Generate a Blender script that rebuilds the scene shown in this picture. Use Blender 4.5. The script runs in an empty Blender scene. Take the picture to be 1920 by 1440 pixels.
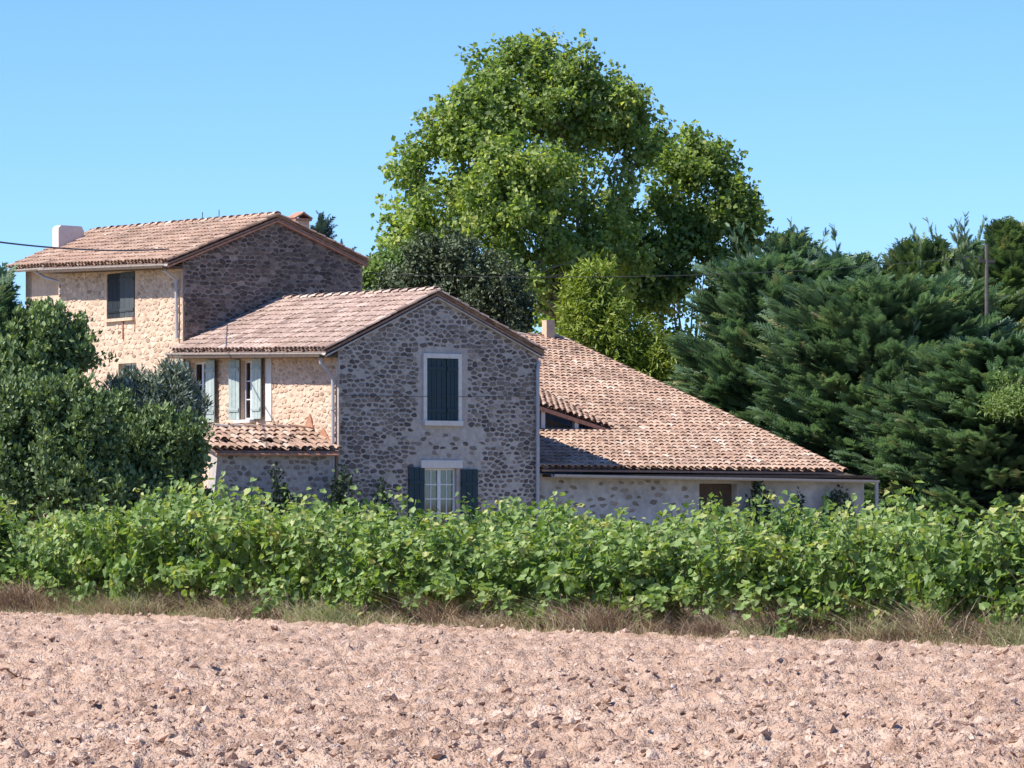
import bpy, math, random
import numpy as np
from mathutils import Vector, Matrix
from mathutils.geometry import tessellate_polygon

random.seed(7)
RS = np.random.RandomState(11)
scene = bpy.context.scene
col = scene.collection
R = math.radians

# ------------------------------------------------------------------ camera
F = 7200.0            # focal length in photo pixels (1920 wide)
HY = 932.0            # horizon row
EYE = 1.6
cam_d = bpy.data.cameras.new('camera')
cam = bpy.data.objects.new('camera', cam_d); col.objects.link(cam)
cam_d.sensor_width = 36.0
cam_d.lens = 36.0 * F / 1920.0
cam_d.shift_y = (HY - 720.0) / 1920.0
cam_d.clip_start = 0.5; cam_d.clip_end = 9000
cam.location = (0, 0, EYE); cam.rotation_euler = (R(90), 0, 0)
scene.camera = cam
scene.render.resolution_x = 1024; scene.render.resolution_y = 768

# ------------------------------------------------------------------ light
SUN_AZ = Vector((-0.925, -0.38))
SUN_EL = R(50)
sd = Vector((SUN_AZ.x * math.cos(SUN_EL), SUN_AZ.y * math.cos(SUN_EL), math.sin(SUN_EL))).normalized()
ld = bpy.data.lights.new('sun', 'SUN'); ld.energy = 5.0; ld.angle = R(0.53); ld.color = (1.0, 0.955, 0.88)
lo = bpy.data.objects.new('sun', ld); col.objects.link(lo); lo.location = (-40, 0, 60)
lo.rotation_euler = sd.to_track_quat('Z', 'Y').to_euler()
w = bpy.data.worlds.new('World'); scene.world = w; w.use_nodes = True
nt = w.node_tree; nt.nodes.clear()
sky = nt.nodes.new('ShaderNodeTexSky'); sky.sky_type = 'NISHITA'; sky.sun_disc = False
sky.sun_elevation = SUN_EL; sky.sun_rotation = math.atan2(sd.x, sd.y)
sky.air_density = 1.0; sky.dust_density = 0.0; sky.ozone_density = 4.0; sky.altitude = 600
bg = nt.nodes.new('ShaderNodeBackground'); bg.inputs[1].default_value = 0.12
wo = nt.nodes.new('ShaderNodeOutputWorld')
tint = nt.nodes.new('ShaderNodeVectorMath'); tint.operation = 'MULTIPLY'; tint.inputs[1].default_value = (0.545, 0.76, 1.13)
nt.links.new(sky.outputs[0], tint.inputs[0]); nt.links.new(tint.outputs[0], bg.inputs[0]); nt.links.new(bg.outputs[0], wo.inputs[0])
scene.view_settings.view_transform = 'Standard'
try: scene.view_settings.look = 'None'
except Exception: pass
scene.view_settings.exposure = 0.62
scene.view_settings.gamma = 1.0
scene.view_settings.use_curve_mapping = False
scene.render.engine = 'CYCLES'
scene.cycles.max_bounces = 6; scene.cycles.transparent_max_bounces = 8

# ------------------------------------------------------------------ materials
def mat(name, stops, rough=0.85, nscale=6.0, namt=0.25, bump=0.3, bscale=30.0, transl=0.0, spec=0.3, big=0.0, bigscale=0.5,
        transl_col=None, bdist=0.01):
    """tone attribute -> ramp, multiplied by fine noise (and an optional slow noise for weathering)."""
    m = bpy.data.materials.new(name); m.use_nodes = True
    t = m.node_tree; t.nodes.clear(); N = t.nodes.new; L = t.links.new
    out = N('ShaderNodeOutputMaterial'); pr = N('ShaderNodeBsdfPrincipled')
    pr.inputs['Roughness'].default_value = rough
    pr.inputs['Specular IOR Level'].default_value = spec
    at = N('ShaderNodeAttribute'); at.attribute_name = 'tone'
    rp = N('ShaderNodeValToRGB'); el = rp.color_ramp.elements
    while len(el) > 1: el.remove(el[-1])
    el[0].position = stops[0][0]; el[0].color = (*stops[0][1], 1)
    for p, c in stops[1:]:
        e = el.new(p); e.color = (*c, 1)
    L(at.outputs['Fac'], rp.inputs['Fac'])
    tc = N('ShaderNodeNewGeometry')
    nz = N('ShaderNodeTexNoise'); nz.inputs['Scale'].default_value = nscale; nz.inputs['Detail'].default_value = 5
    L(tc.outputs['Position'], nz.inputs['Vector'])
    mr = N('ShaderNodeMapRange'); mr.inputs[1].default_value = 0.25; mr.inputs[2].default_value = 0.75
    mr.inputs[3].default_value = 1 - namt; mr.inputs[4].default_value = 1 + namt
    L(nz.outputs['Fac'], mr.inputs[0])
    mx = N('ShaderNodeVectorMath'); mx.operation = 'SCALE'
    L(rp.outputs['Color'], mx.inputs[0]); L(mr.outputs[0], mx.inputs['Scale'])
    colout = mx.outputs[0]
    if big:
        n2 = N('ShaderNodeTexNoise'); n2.inputs['Scale'].default_value = bigscale; n2.inputs['Detail'].default_value = 4
        L(tc.outputs['Position'], n2.inputs['Vector'])
        m2 = N('ShaderNodeMapRange'); m2.inputs[1].default_value = 0.3; m2.inputs[2].default_value = 0.7
        m2.inputs[3].default_value = 1 - big; m2.inputs[4].default_value = 1 + big
        L(n2.outputs['Fac'], m2.inputs[0])
        mx2 = N('ShaderNodeVectorMath'); mx2.operation = 'SCALE'
        L(colout, mx2.inputs[0]); L(m2.outputs[0], mx2.inputs['Scale']); colout = mx2.outputs[0]
    L(colout, pr.inputs['Base Color'])
    if bump:
        nb = N('ShaderNodeTexNoise'); nb.inputs['Scale'].default_value = bscale; nb.inputs['Detail'].default_value = 6
        L(tc.outputs['Position'], nb.inputs['Vector'])
        bp = N('ShaderNodeBump'); bp.inputs['Strength'].default_value = bump; bp.inputs['Distance'].default_value = bdist
        L(nb.outputs['Fac'], bp.inputs['Height']); L(bp.outputs[0], pr.inputs['Normal'])
    if transl:
        tr = N('ShaderNodeBsdfTranslucent')
        hs = N('ShaderNodeVectorMath'); hs.operation = 'MULTIPLY'
        hs.inputs[1].default_value = transl_col or (1.3, 1.35, 0.5)
        L(colout, hs.inputs[0]); L(hs.outputs[0], tr.inputs['Color'])
        ms = N('ShaderNodeMixShader'); ms.inputs[0].default_value = transl
        L(pr.outputs[0], ms.inputs[1]); L(tr.outputs[0], ms.inputs[2]); L(ms.outputs[0], out.inputs[0])
    else:
        L(pr.outputs[0], out.inputs[0])
    return m

def one(c): return [(0, c)]
M = {}
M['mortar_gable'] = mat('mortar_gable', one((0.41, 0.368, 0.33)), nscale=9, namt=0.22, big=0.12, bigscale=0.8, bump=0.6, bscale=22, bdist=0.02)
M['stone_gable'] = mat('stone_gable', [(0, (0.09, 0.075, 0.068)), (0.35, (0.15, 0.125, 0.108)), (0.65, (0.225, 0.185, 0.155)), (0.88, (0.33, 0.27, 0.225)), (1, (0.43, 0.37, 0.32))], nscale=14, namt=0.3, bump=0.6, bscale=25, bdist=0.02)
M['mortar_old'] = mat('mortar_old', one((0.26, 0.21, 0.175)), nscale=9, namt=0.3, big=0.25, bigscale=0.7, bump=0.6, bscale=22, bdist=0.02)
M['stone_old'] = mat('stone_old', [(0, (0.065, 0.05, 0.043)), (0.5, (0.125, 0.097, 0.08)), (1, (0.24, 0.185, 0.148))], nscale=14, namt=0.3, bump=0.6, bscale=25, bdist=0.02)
M['mortar_cream'] = mat('mortar_cream', one((0.60, 0.44, 0.315)), nscale=7, namt=0.18, big=0.12, bigscale=0.9, bump=0.7, bscale=16, bdist=0.025)
M['stone_cream'] = mat('stone_cream', [(0, (0.27, 0.18, 0.12)), (0.35, (0.46, 0.32, 0.22)), (1, (0.70, 0.52, 0.385))], nscale=12, namt=0.22, bump=0.6, bscale=20, bdist=0.02)
M['plaster_grey'] = mat('plaster_grey', one((0.44, 0.42, 0.40)), nscale=5, namt=0.22, big=0.2, bigscale=1.1, bump=0.5, bscale=14, bdist=0.015)
M['plaster_white'] = mat('plaster_white', one((0.62, 0.58, 0.53)), nscale=8, namt=0.1, bump=0.3)
M['plaster_chimney'] = mat('plaster_chimney', one((0.60, 0.52, 0.47)), nscale=8, namt=0.1, bump=0.3)
TILE = [(0, (0.16, 0.10, 0.072)), (0.25, (0.29, 0.185, 0.13)), (0.5, (0.39, 0.25, 0.175)), (0.8, (0.45, 0.315, 0.23)), (1, (0.52, 0.42, 0.33))]
M['tile'] = mat('terracotta_tile', TILE, nscale=9, namt=0.28, big=0.16, bigscale=0.7, bump=0.35, bscale=40)
M['tile_grey'] = mat('weathered_tile', [(0, (0.19, 0.125, 0.10)), (0.3, (0.32, 0.215, 0.165)), (0.6, (0.44, 0.315, 0.25)), (0.85, (0.48, 0.36, 0.29)), (1, (0.54, 0.44, 0.36))], nscale=9, namt=0.28, big=0.16, bigscale=0.9, bump=0.35, bscale=40)
M['deck'] = mat('roof_deck', one((0.27, 0.175, 0.135)), nscale=12, namt=0.3)
M['redwood'] = mat('verge_mortar', one((0.42, 0.21, 0.13)), nscale=12, namt=0.3)
M['gutter'] = mat('gutter_zinc', one((0.42, 0.36, 0.31)), rough=0.55, nscale=8, namt=0.15, bump=0, spec=0.5)
M['pipe'] = mat('pipe_zinc', one((0.40, 0.38, 0.38)), rough=0.5, nscale=8, namt=0.12, bump=0, spec=0.5)
M['wood_dark'] = mat('dark_timber', one((0.09, 0.062, 0.045)), nscale=14, namt=0.3)
M['shutter'] = mat('shutter_paint', [(0, (0.017, 0.040, 0.050)), (1, (0.024, 0.054, 0.066))], rough=0.6, nscale=10, namt=0.15, bump=0.15)
M['shutter_pale'] = mat('faded_shutter_paint', [(0, (0.33, 0.385, 0.355)), (1, (0.40, 0.45, 0.415))], rough=0.7, nscale=10, namt=0.15, bump=0.15)
M['shutter_slate'] = mat('slate_shutter_paint', [(0, (0.06, 0.068, 0.07)), (1, (0.085, 0.095, 0.095))], rough=0.7, nscale=10, namt=0.15, bump=0.15)
M['frame_white'] = mat('white_joinery', one((0.66, 0.66, 0.66)), rough=0.5, nscale=10, namt=0.06, bump=0)
M['iron'] = mat('iron', one((0.05, 0.045, 0.045)), rough=0.6, nscale=10, namt=0.2, bump=0)
M['cable'] = mat('cable_sheath', one((0.06, 0.06, 0.065)), rough=0.6, nscale=10, namt=0.1, bump=0)
M['room'] = mat('dark_room', one((0.10, 0.09, 0.08)), nscale=3, namt=0.1, bump=0)
M['bark'] = mat('bark', [(0, (0.10, 0.08, 0.06)), (1, (0.2, 0.17, 0.13))], nscale=5, namt=0.35, bump=0.8, bscale=12, bdist=0.03)
M['bark_plane'] = mat('plane_bark', [(0, (0.26, 0.24, 0.19)), (1, (0.34, 0.31, 0.24))], nscale=3, namt=0.35, bump=0.4, bscale=9)
M['pole'] = mat('grey_pole_wood', one((0.12, 0.10, 0.09)), nscale=6, namt=0.25)
LEAF = dict(rough=0.5, spec=0.4, bump=0, nscale=3, namt=0.18)
M['leaf_vine'] = mat('vine_leaf', [(0, (0.06, 0.115, 0.03)), (0.5, (0.175, 0.27, 0.07)), (0.88, (0.31, 0.40, 0.14)), (1, (0.46, 0.46, 0.17))], transl=0.38, **LEAF)
M['leaf_plane'] = mat('plane_leaf', [(0, (0.10, 0.155, 0.05)), (0.5, (0.225, 0.31, 0.085)), (0.9, (0.37, 0.46, 0.14)), (1, (0.46, 0.49, 0.16))], transl=0.5, **LEAF)
M['leaf_holm'] = mat('holm_oak_leaf', [(0, (0.055, 0.075, 0.035)), (0.6, (0.095, 0.125, 0.058)), (1, (0.16, 0.19, 0.095))], transl=0.12, **LEAF)
M['leaf_shrub'] = mat('shrub_leaf', [(0, (0.075, 0.12, 0.045)), (0.6, (0.15, 0.215, 0.08)), (1, (0.28, 0.36, 0.14))], transl=0.22, **LEAF)
M['leaf_olive'] = mat('olive_leaf', [(0, (0.11, 0.14, 0.10)), (0.6, (0.19, 0.23, 0.17)), (1, (0.34, 0.38, 0.30))], transl=0.15, **LEAF)
M['leaf_bamboo'] = mat('bamboo_leaf', [(0, (0.13, 0.19, 0.03)), (0.6, (0.26, 0.33, 0.05)), (1, (0.40, 0.42, 0.09))], transl=0.35, **LEAF)
M['leaf_conifer'] = mat('cypress_spray', [(0, (0.07, 0.122, 0.067)), (0.55, (0.145, 0.225, 0.12)), (0.9, (0.25, 0.345, 0.17)), (1, (0.34, 0.31, 0.16))], transl=0.3, transl_col=(1.1, 1.25, .8), **LEAF)
M['leaf_conifer_warm'] = mat('warm_cypress_spray', [(0, (0.07, 0.11, 0.05)), (0.55, (0.14, 0.20, 0.085)), (0.9, (0.24, 0.31, 0.12)), (1, (0.36, 0.33, 0.14))], transl=0.3, transl_col=(1.1, 1.25, .7), **LEAF)
M['leaf_cedar'] = mat('blue_cedar_needles', [(0, (0.04, 0.075, 0.07)), (1, (0.10, 0.16, 0.15))], transl=0.12, **LEAF)
M['leaf_light'] = mat('fresh_shrub_leaf', [(0, (0.10, 0.16, 0.04)), (1, (0.24, 0.33, 0.09))], transl=0.3, **LEAF)
M['leaf_ivy'] = mat('ivy_leaf', [(0, (0.018, 0.035, 0.014)), (1, (0.05, 0.085, 0.03))], transl=0.1, **LEAF)
M['straw'] = mat('dry_straw', [(0, (0.25, 0.17, 0.10)), (0.35, (0.42, 0.32, 0.20)), (0.65, (0.60, 0.50, 0.34)), (0.8, (0.32, 0.34, 0.16)), (1, (0.22, 0.30, 0.11))], transl=0.35, transl_col=(1, 1, 0.8), rough=0.8, bump=0, nscale=3, namt=0.2)
M['twig'] = mat('dry_twig', [(0, (0.14, 0.09, 0.06)), (1, (0.38, 0.28, 0.19))], rough=0.9, bump=0, nscale=3, namt=0.2)
SOIL = [(0, (0.26, 0.158, 0.11)), (0.35, (0.48, 0.315, 0.225)), (0.75, (0.60, 0.42, 0.31)), (1, (0.68, 0.51, 0.40))]
M['soil'] = mat('ploughed_soil', SOIL, nscale=7, namt=0.16, big=0.07, bigscale=0.35, bump=1.0, bscale=42, bdist=0.05, spec=0.1)
M['stone_field'] = mat('pale_field_stone', [(0, (0.45, 0.37, 0.31)), (1, (0.72, 0.65, 0.56))], nscale=10, namt=0.15, bump=0.4)
M['earth'] = mat('dry_grass_earth', one((0.25, 0.2, 0.115)), nscale=1.5, namt=0.35, big=0.2, bigscale=0.1, bump=0.8, bscale=10, bdist=0.05)

def glass():
    m = bpy.data.materials.new('window_glass'); m.use_nodes = True
    t = m.node_tree; t.nodes.clear(); N = t.nodes.new; L = t.links.new
    out = N('ShaderNodeOutputMaterial'); tr = N('ShaderNodeBsdfTransparent'); tr.inputs[0].default_value = (0.55, 0.6, 0.6, 1)
    gl = N('ShaderNodeBsdfGlossy'); gl.inputs['Roughness'].default_value = 0.03
    fr = N('ShaderNodeFresnel'); fr.inputs[0].default_value = 1.8
    mx = N('ShaderNodeMixShader'); L(fr.outputs[0], mx.inputs[0]); L(tr.outputs[0], mx.inputs[1]); L(gl.outputs[0], mx.inputs[2])
    L(mx.outputs[0], out.inputs[0]); return m
M['glass'] = glass()
M['opening_dark'] = mat('painted_opening_shade', one((0.018, 0.022, 0.026)), rough=0.7, bump=0)  # near-black colour painting in the shade of an open window half

# ------------------------------------------------------------------ object helpers
WO = {}   # world origin of each parent
def at(px, py, D): return Vector(((px - 960) / F * D, D, EYE + (HY - py) / F * D))

def mesh(name, V, Fs, m=None, tone=None, smooth=False):
    """V (n,3); Fs list of int arrays (m,k)"""
    me = bpy.data.meshes.new(name)
    V = np.asarray(V, dtype=np.float32).reshape(-1, 3)
    Fs = [np.asarray(f, dtype=np.int32) for f in Fs if len(f)]
    me.vertices.add(len(V)); me.vertices.foreach_set('co', V.ravel())
    nl = sum(f.size for f in Fs); npoly = sum(len(f) for f in Fs)
    me.loops.add(nl); me.polygons.add(npoly)
    me.loops.foreach_set('vertex_index', np.concatenate([f.ravel() for f in Fs]))
    tot = np.concatenate([np.full(len(f), f.shape[1], np.int32) for f in Fs])
    st = np.concatenate([[0], np.cumsum(tot)[:-1]]).astype(np.int32)
    me.polygons.foreach_set('loop_start', st)
    me.polygons.foreach_set('loop_total', tot)
    me.update(calc_edges=True)
    me.polygons.foreach_set('use_smooth', np.full(npoly, bool(smooth)))
    me.update()
    if tone is not None:
        a = me.attributes.new('tone', 'FLOAT', 'POINT')
        tv = np.full(len(V), tone, np.float32) if np.isscalar(tone) else np.asarray(tone, np.float32)
        a.data.foreach_set('value', tv)
    if m: me.materials.append(M[m])
    return me

class MB:
    def __init__(s): s.V = []; s.F = {}; s.T = []; s.n = 0
    def add(s, V, Fs, tone=0.0):
        V = np.asarray([tuple(v) for v in V] if not isinstance(V, np.ndarray) else V, float)
        for f in Fs: s.F.setdefault(len(f), []).append([i + s.n for i in f])
        s.V.append(V); s.T.append(np.full(len(V), tone)); s.n += len(V)
    def addarr(s, V, Farr, T):
        for f in Farr:
            s.F.setdefault(f.shape[1], []).append(f + s.n)
        s.V.append(V); s.T.append(T); s.n += len(V)
    def box(s, c, u, v, n_, a, b, d, tone=0.0):
        """box centred c, half sizes a,b,d along u,v,n"""
        c = Vector(c); P = []
        for k in (-1, 1):
            for j in (-1, 1):
                for i in (-1, 1): P.append(c + u * a * i + v * b * j + n_ * d * k)
        s.add(P, [(0, 2, 3, 1), (4, 5, 7, 6), (0, 1, 5, 4), (2, 6, 7, 3), (0, 4, 6, 2), (1, 3, 7, 5)], tone)
    def tube(s, pts, radii, seg=8, tone=0.0, cap=True):
        pts = [Vector(p) for p in pts]; base = s.n; P = []
        up = Vector((0.13, 0.07, 1)).normalized()
        x = None
        for i, p in enumerate(pts):
            t = (pts[min(i + 1, len(pts) - 1)] - pts[max(i - 1, 0)]).normalized()
            if x is None:
                x = t.cross(up); x = x.normalized() if x.length > 1e-3 else Vector((1, 0, 0))
            x = (x - t * x.dot(t)).normalized(); y = t.cross(x)
            r = radii[i] if hasattr(radii, '__len__') else radii
            for k in range(seg):
                a = 2 * math.pi * k / seg; P.append(p + x * math.cos(a) * r + y * math.sin(a) * r)
        Fq = []
        for i in range(len(pts) - 1):
            for k in range(seg):
                a = i * seg + k; b = i * seg + (k + 1) % seg
                Fq.append((a, b, b + seg, a + seg))
        if cap:
            Fq.append(tuple(range(seg))[::-1]); Fq.append(tuple((len(pts) - 1) * seg + k for k in range(seg)))
        s.add(P, Fq, tone)
    def data(s):
        V = np.concatenate(s.V); T = np.concatenate(s.T)
        Fs = []
        for k, L in s.F.items():
            arr = [np.asarray(x).reshape(-1, k) for x in L]; Fs.append(np.concatenate(arr))
        return V, Fs, T
    def build(s, name, m, parent=None, smooth=False, **tags):
        V, Fs, T = s.data(); return obj(name, V, Fs, m, parent, T, smooth, **tags)

def settags(o, label=None, cat=None, group=None, kind=None):
    if label: o['label'] = label
    if cat: o['category'] = cat
    if group: o['group'] = group
    if kind: o['kind'] = kind

def obj(name, V, Fs, m, parent=None, tone=0.0, smooth=False, **tags):
    V = np.asarray(V, float)
    org = (V.min(0) + V.max(0)) / 2; org[2] = V[:, 2].min()
    me = mesh(name, V - org, Fs, m, tone, smooth)
    o = bpy.data.objects.new(name, me); col.objects.link(o)
    po = WO[parent.name] if parent else Vector((0, 0, 0))
    if parent: o.parent = parent
    o.location = Vector(org) - po; WO[o.name] = Vector(org)
    settags(o, **tags)
    return o

def empty(name, loc, label, cat, group=None, **k):
    o = bpy.data.objects.new(name, None); col.objects.link(o); o.location = loc
    o.empty_display_size = 0.3
    WO[o.name] = Vector(loc); settags(o, label, cat, group, **k); return o

def inst(name, me, Mx, parent):
    o = bpy.data.objects.new(name, me); col.objects.link(o); o.parent = parent
    o.matrix_local = Matrix.Translation(-WO[parent.name]) @ Mx
    WO[o.name] = Mx.translation.copy(); return o

Z = Vector((0, 0, 1))
TH = R(33)
g = Vector((math.cos(TH), math.sin(TH), 0))      # along the gable walls, right and away
p = Vector((-math.sin(TH), math.cos(TH), 0))     # along the long walls, left and away
C0 = Vector((-4.2, 93.0, 0))                     # near corner of the middle house
def P(u, r, z=0.0): return C0 + g * u + p * r + Z * z

# ------------------------------------------------------------------ walls
def vnoise(X, Y_, seed, cell):
    rs_ = np.random.RandomState(seed); G_ = rs_.rand(256, 256)
    x = X / cell; y = Y_ / cell; xi = np.floor(x).astype(int); yi = np.floor(y).astype(int); fx_ = x - xi; fy = y - yi
    fx_ = fx_ * fx_ * (3 - 2 * fx_); fy = fy * fy * (3 - 2 * fy)
    a = G_[xi % 256, yi % 256]; b = G_[(xi + 1) % 256, yi % 256]; c = G_[xi % 256, (yi + 1) % 256]; d = G_[(xi + 1) % 256, (yi + 1) % 256]
    return (a * (1 - fx_) + b * fx_) * (1 - fy) + (c * (1 - fx_) + d * fx_) * fy
def clip_half(poly, a, b, c):
    """keep a*x+b*y<=c"""
    out = []
    n = len(poly)
    for i in range(n):
        x0, y0 = poly[i]; x1, y1 = poly[(i + 1) % n]
        d0 = a * x0 + b * y0 - c; d1 = a * x1 + b * y1 - c
        if d0 <= 0: out.append((x0, y0))
        if (d0 < 0 < d1) or (d1 < 0 < d0):
            t = d0 / (d0 - d1); out.append((x0 + (x1 - x0) * t, y0 + (y1 - y0) * t))
    return out

def pnoise(x, y, seed, cell):
    return float(vnoise(np.array([x + 50.0]), np.array([y + 50.0]), seed, cell)[0])
def stone_cells(outer, holes, sx, sy, rnd, skip=0.06, shrink=(0.62, 0.93), margin=0.02):
    xs = [q[0] for q in outer]; ys = [q[1] for q in outer]
    x0, x1, y0, y1 = min(xs) - sx, max(xs) + sx, min(ys) - sy, max(ys) + sy
    nx = int((x1 - x0) / sx) + 1; ny = int((y1 - y0) / sy) + 1
    pts = {}
    for j in range(ny):
        for i in range(nx):
            pts[i, j] = (x0 + (i + 0.5 * (j % 2) + rnd.uniform(-0.42, 0.42)) * sx, y0 + (j + rnd.uniform(-0.38, 0.38)) * sy)
    cells = []
    no = len(outer)
    for (i, j), (cx, cy) in pts.items():
        bad = False
        for k in range(no):
            ax, ay = outer[k]; bx, by = outer[(k + 1) % no]
            if (bx - ax) * (cy - ay) - (by - ay) * (cx - ax) < 0.02: bad = True
        for (hx0, hx1, hy0, hy1) in holes:
            if hx0 - 0.05 < cx < hx1 + 0.05 and hy0 - 0.05 < cy < hy1 + 0.05: bad = True
        if bad or rnd.random() < skip: continue
        poly = [(cx - 1.6 * sx, cy - 1.6 * sy), (cx + 1.6 * sx, cy - 1.6 * sy), (cx + 1.6 * sx, cy + 1.6 * sy), (cx - 1.6 * sx, cy + 1.6 * sy)]
        for dj in (-2, -1, 0, 1, 2):
            for di in (-2, -1, 0, 1, 2):
                q = pts.get((i + di, j + dj))
                if (di or dj) and q:
                    a = (q[0] - cx) / sx ** 2; b = (q[1] - cy) / sy ** 2
                    c = a * (q[0] + cx) / 2 + b * (q[1] + cy) / 2
                    poly = clip_half(poly, a, b, c)
        for k in range(no):
            ax, ay = outer[k]; bx, by = outer[(k + 1) % no]
            ex, ey = bx - ax, by - ay; l = math.hypot(ex, ey)
            a, b = ey / l, -ex / l
            poly = clip_half(poly, a, b, a * ax + b * ay - margin)
        for (hx0, hx1, hy0, hy1) in holes:
            ds = [(hx0 - cx, (1, 0, hx0 - margin)), (cx - hx1, (-1, 0, -hx1 - margin)), (hy0 - cy, (0, 1, hy0 - margin)), (cy - hy1, (0, -1, -hy1 - margin))]
            d, hp = max(ds, key=lambda e: e[0])
            poly = clip_half(poly, *hp)
        if len(poly) < 3: continue
        mx = sum(q[0] for q in poly) / len(poly); my = sum(q[1] for q in poly) / len(poly)
        nz_ = .6 * pnoise(mx, my, 41, .9) + .4 * pnoise(mx, my, 42, .35)
        if nz_ > .86: continue
        k = rnd.uniform(*shrink) * (1.0 - .25 * max(0, nz_ - .35))
        ky = rnd.uniform(.72, 1.0)
        poly = [(mx + (x - mx) * k, my + (y - my) * k * ky) for x, y in poly]
        # merge very short edges, then round the corners
        pl = []
        for q in poly:
            if not pl or math.hypot(q[0] - pl[-1][0], q[1] - pl[-1][1]) > 0.028: pl.append(q)
        if len(pl) > 3 and math.hypot(pl[0][0] - pl[-1][0], pl[0][1] - pl[-1][1]) < 0.035: pl.pop()
        if len(pl) < 3: continue
        ch = []
        n = len(pl)
        for a_ in range(n):
            q0 = pl[a_]; q1 = pl[(a_ + 1) % n]
            f = rnd.uniform(0.10, 0.22)
            ch.append((q0[0] * (1 - f) + q1[0] * f + rnd.gauss(0, .004), q0[1] * (1 - f) + q1[1] * f + rnd.gauss(0, .004)))
            ch.append((q0[0] * f + q1[0] * (1 - f), q0[1] * f + q1[1] * (1 - f)))
        ar = abs(sum(ch[k][0] * ch[(k + 1) % len(ch)][1] - ch[(k + 1) % len(ch)][0] * ch[k][1] for k in range(len(ch)))) / 2
        if ar < 0.0016: continue
        cells.append((ar, mx, my, ch))
    return cells

def stone_geo(cell, O, U, N_, rnd, proud):
    ar, mx, my, ch = cell; n = len(ch); h = rnd.uniform(*proud); tilt = (rnd.uniform(-.04, .04), rnd.uniform(-.05, .05))
    V = []
    for x, y in ch: V.append(O + U * x + Z * y - N_ * 0.03)
    for x, y in ch:
        V.append(O + U * (mx + (x - mx) * 0.97) + Z * (my + (y - my) * 0.97) + N_ * (h * 0.55))
    for x, y in ch:
        V.append(O + U * (mx + (x - mx) * 0.8) + Z * (my + (y - my) * 0.8) + N_ * (h + (x - mx) * tilt[0] + (y - my) * tilt[1]))
    Fq = [(k, (k + 1) % n, n + (k + 1) % n, n + k) for k in range(n)] + [(n + k, n + (k + 1) % n, 2 * n + (k + 1) % n, 2 * n + k) for k in range(n)]
    Fq.append(tuple(range(2 * n, 3 * n)))
    return V, Fq

def add_stones(parent, cells_frames, mname, limit, rnd, tone_fn, proud=(0.012, 0.035), name='stone'):
    """cells_frames: list of (cell, O, U, N). The largest `limit` become parts, the rest one stuff mesh."""
    cells_frames.sort(key=lambda e: -e[0][0])
    rest = MB()
    for i, (c, O, U, N_) in enumerate(cells_frames):
        V, Fq = stone_geo(c, O, U, N_, rnd, proud); t = tone_fn(c)
        if i < limit:
            b = MB(); b.add(V, Fq, t); b.build(name, mname, parent)
        else: rest.add(V, Fq, t)
    if rest.n: rest.build('small_stones', mname, parent, kind='stuff')

def wall(name, O, U, N_, outer, holes, thick, mname, parent, tags=None):
    """solid wall slab with rectangular openings; outer CCW seen from outside (U right, Z up, N_ towards viewer)"""
    loops = [list(outer)] + [[(a, c), (a, d), (b, d), (b, c)] for a, b, c, d in holes]
    flat = [q for l in loops for q in l]
    tris = tessellate_polygon([[Vector((x, y, 0)) for x, y in l] for l in loops])
    V = [O + U * x + Z * y for x, y in flat] + [O + U * x + Z * y - N_ * thick for x, y in flat]
    n = len(flat); Fs = []
    for t in tris:
        (ax, ay), (bx, by), (cx, cy) = flat[t[0]], flat[t[1]], flat[t[2]]
        if (bx - ax) * (cy - ay) - (by - ay) * (cx - ax) < 0: t = t[::-1]
        Fs.append(tuple(t)); Fs.append(tuple(i + n for i in t[::-1]))
    base = 0
    for l in loops:
        k = len(l)
        for i in range(k):
            a = base + i; b = base + (i + 1) % k
            Fs.append((a, a + n, b + n, b))
        base += k
    mb = MB(); mb.add(V, Fs); return mb.build(name, mname, parent, **(tags or {}))

# ------------------------------------------------------------------ roofs
def tile_geo(L=0.42, r0=0.09, r1=0.07, t=0.014, seg=5, lift=0.024):
    V = []
    for (y, r, zz) in ((0, r0, lift), (L, r1, 0.0)):
        for rr in (r, r - t):
            for k in range(seg + 1):
                a = math.pi * k / seg
                V.append((-math.cos(a) * rr, y, zz + math.sin(a) * rr * 0.68))
    n = seg + 1; Fq = []
    for k in range(seg):
        Fq.append((k, k + 1, 2 * n + k + 1, 2 * n + k))          # outer
        Fq.append((n + k, 3 * n + k, 3 * n + k + 1, n + k + 1))  # inner
        Fq.append((k, n + k, n + k + 1, k + 1))                  # lower end
    return np.array(V), Fq
TV, TF = tile_geo()
def chan_geo(L=0.37, r=0.078, seg=3):
    V = []
    for y, zz in ((0, 0.075), (L, 0.06)):
        for k in range(seg + 1):
            a = math.pi * k / seg
            V.append((-math.cos(a) * r, y, zz - math.sin(a) * r * 0.7))
    n = seg + 1
    return np.array(V), [(k, k + 1, n + k + 1, n + k) for k in range(seg)]
CV, CF = chan_geo()
TILE_MESH = {}
def tile_mesh(mname, tone):
    k = (mname, round(tone * 11))
    if k not in TILE_MESH:
        TILE_MESH[k] = mesh('tile', TV, [np.array(TF)], mname, k[1] / 11.0)
    return TILE_MESH[k]

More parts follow.
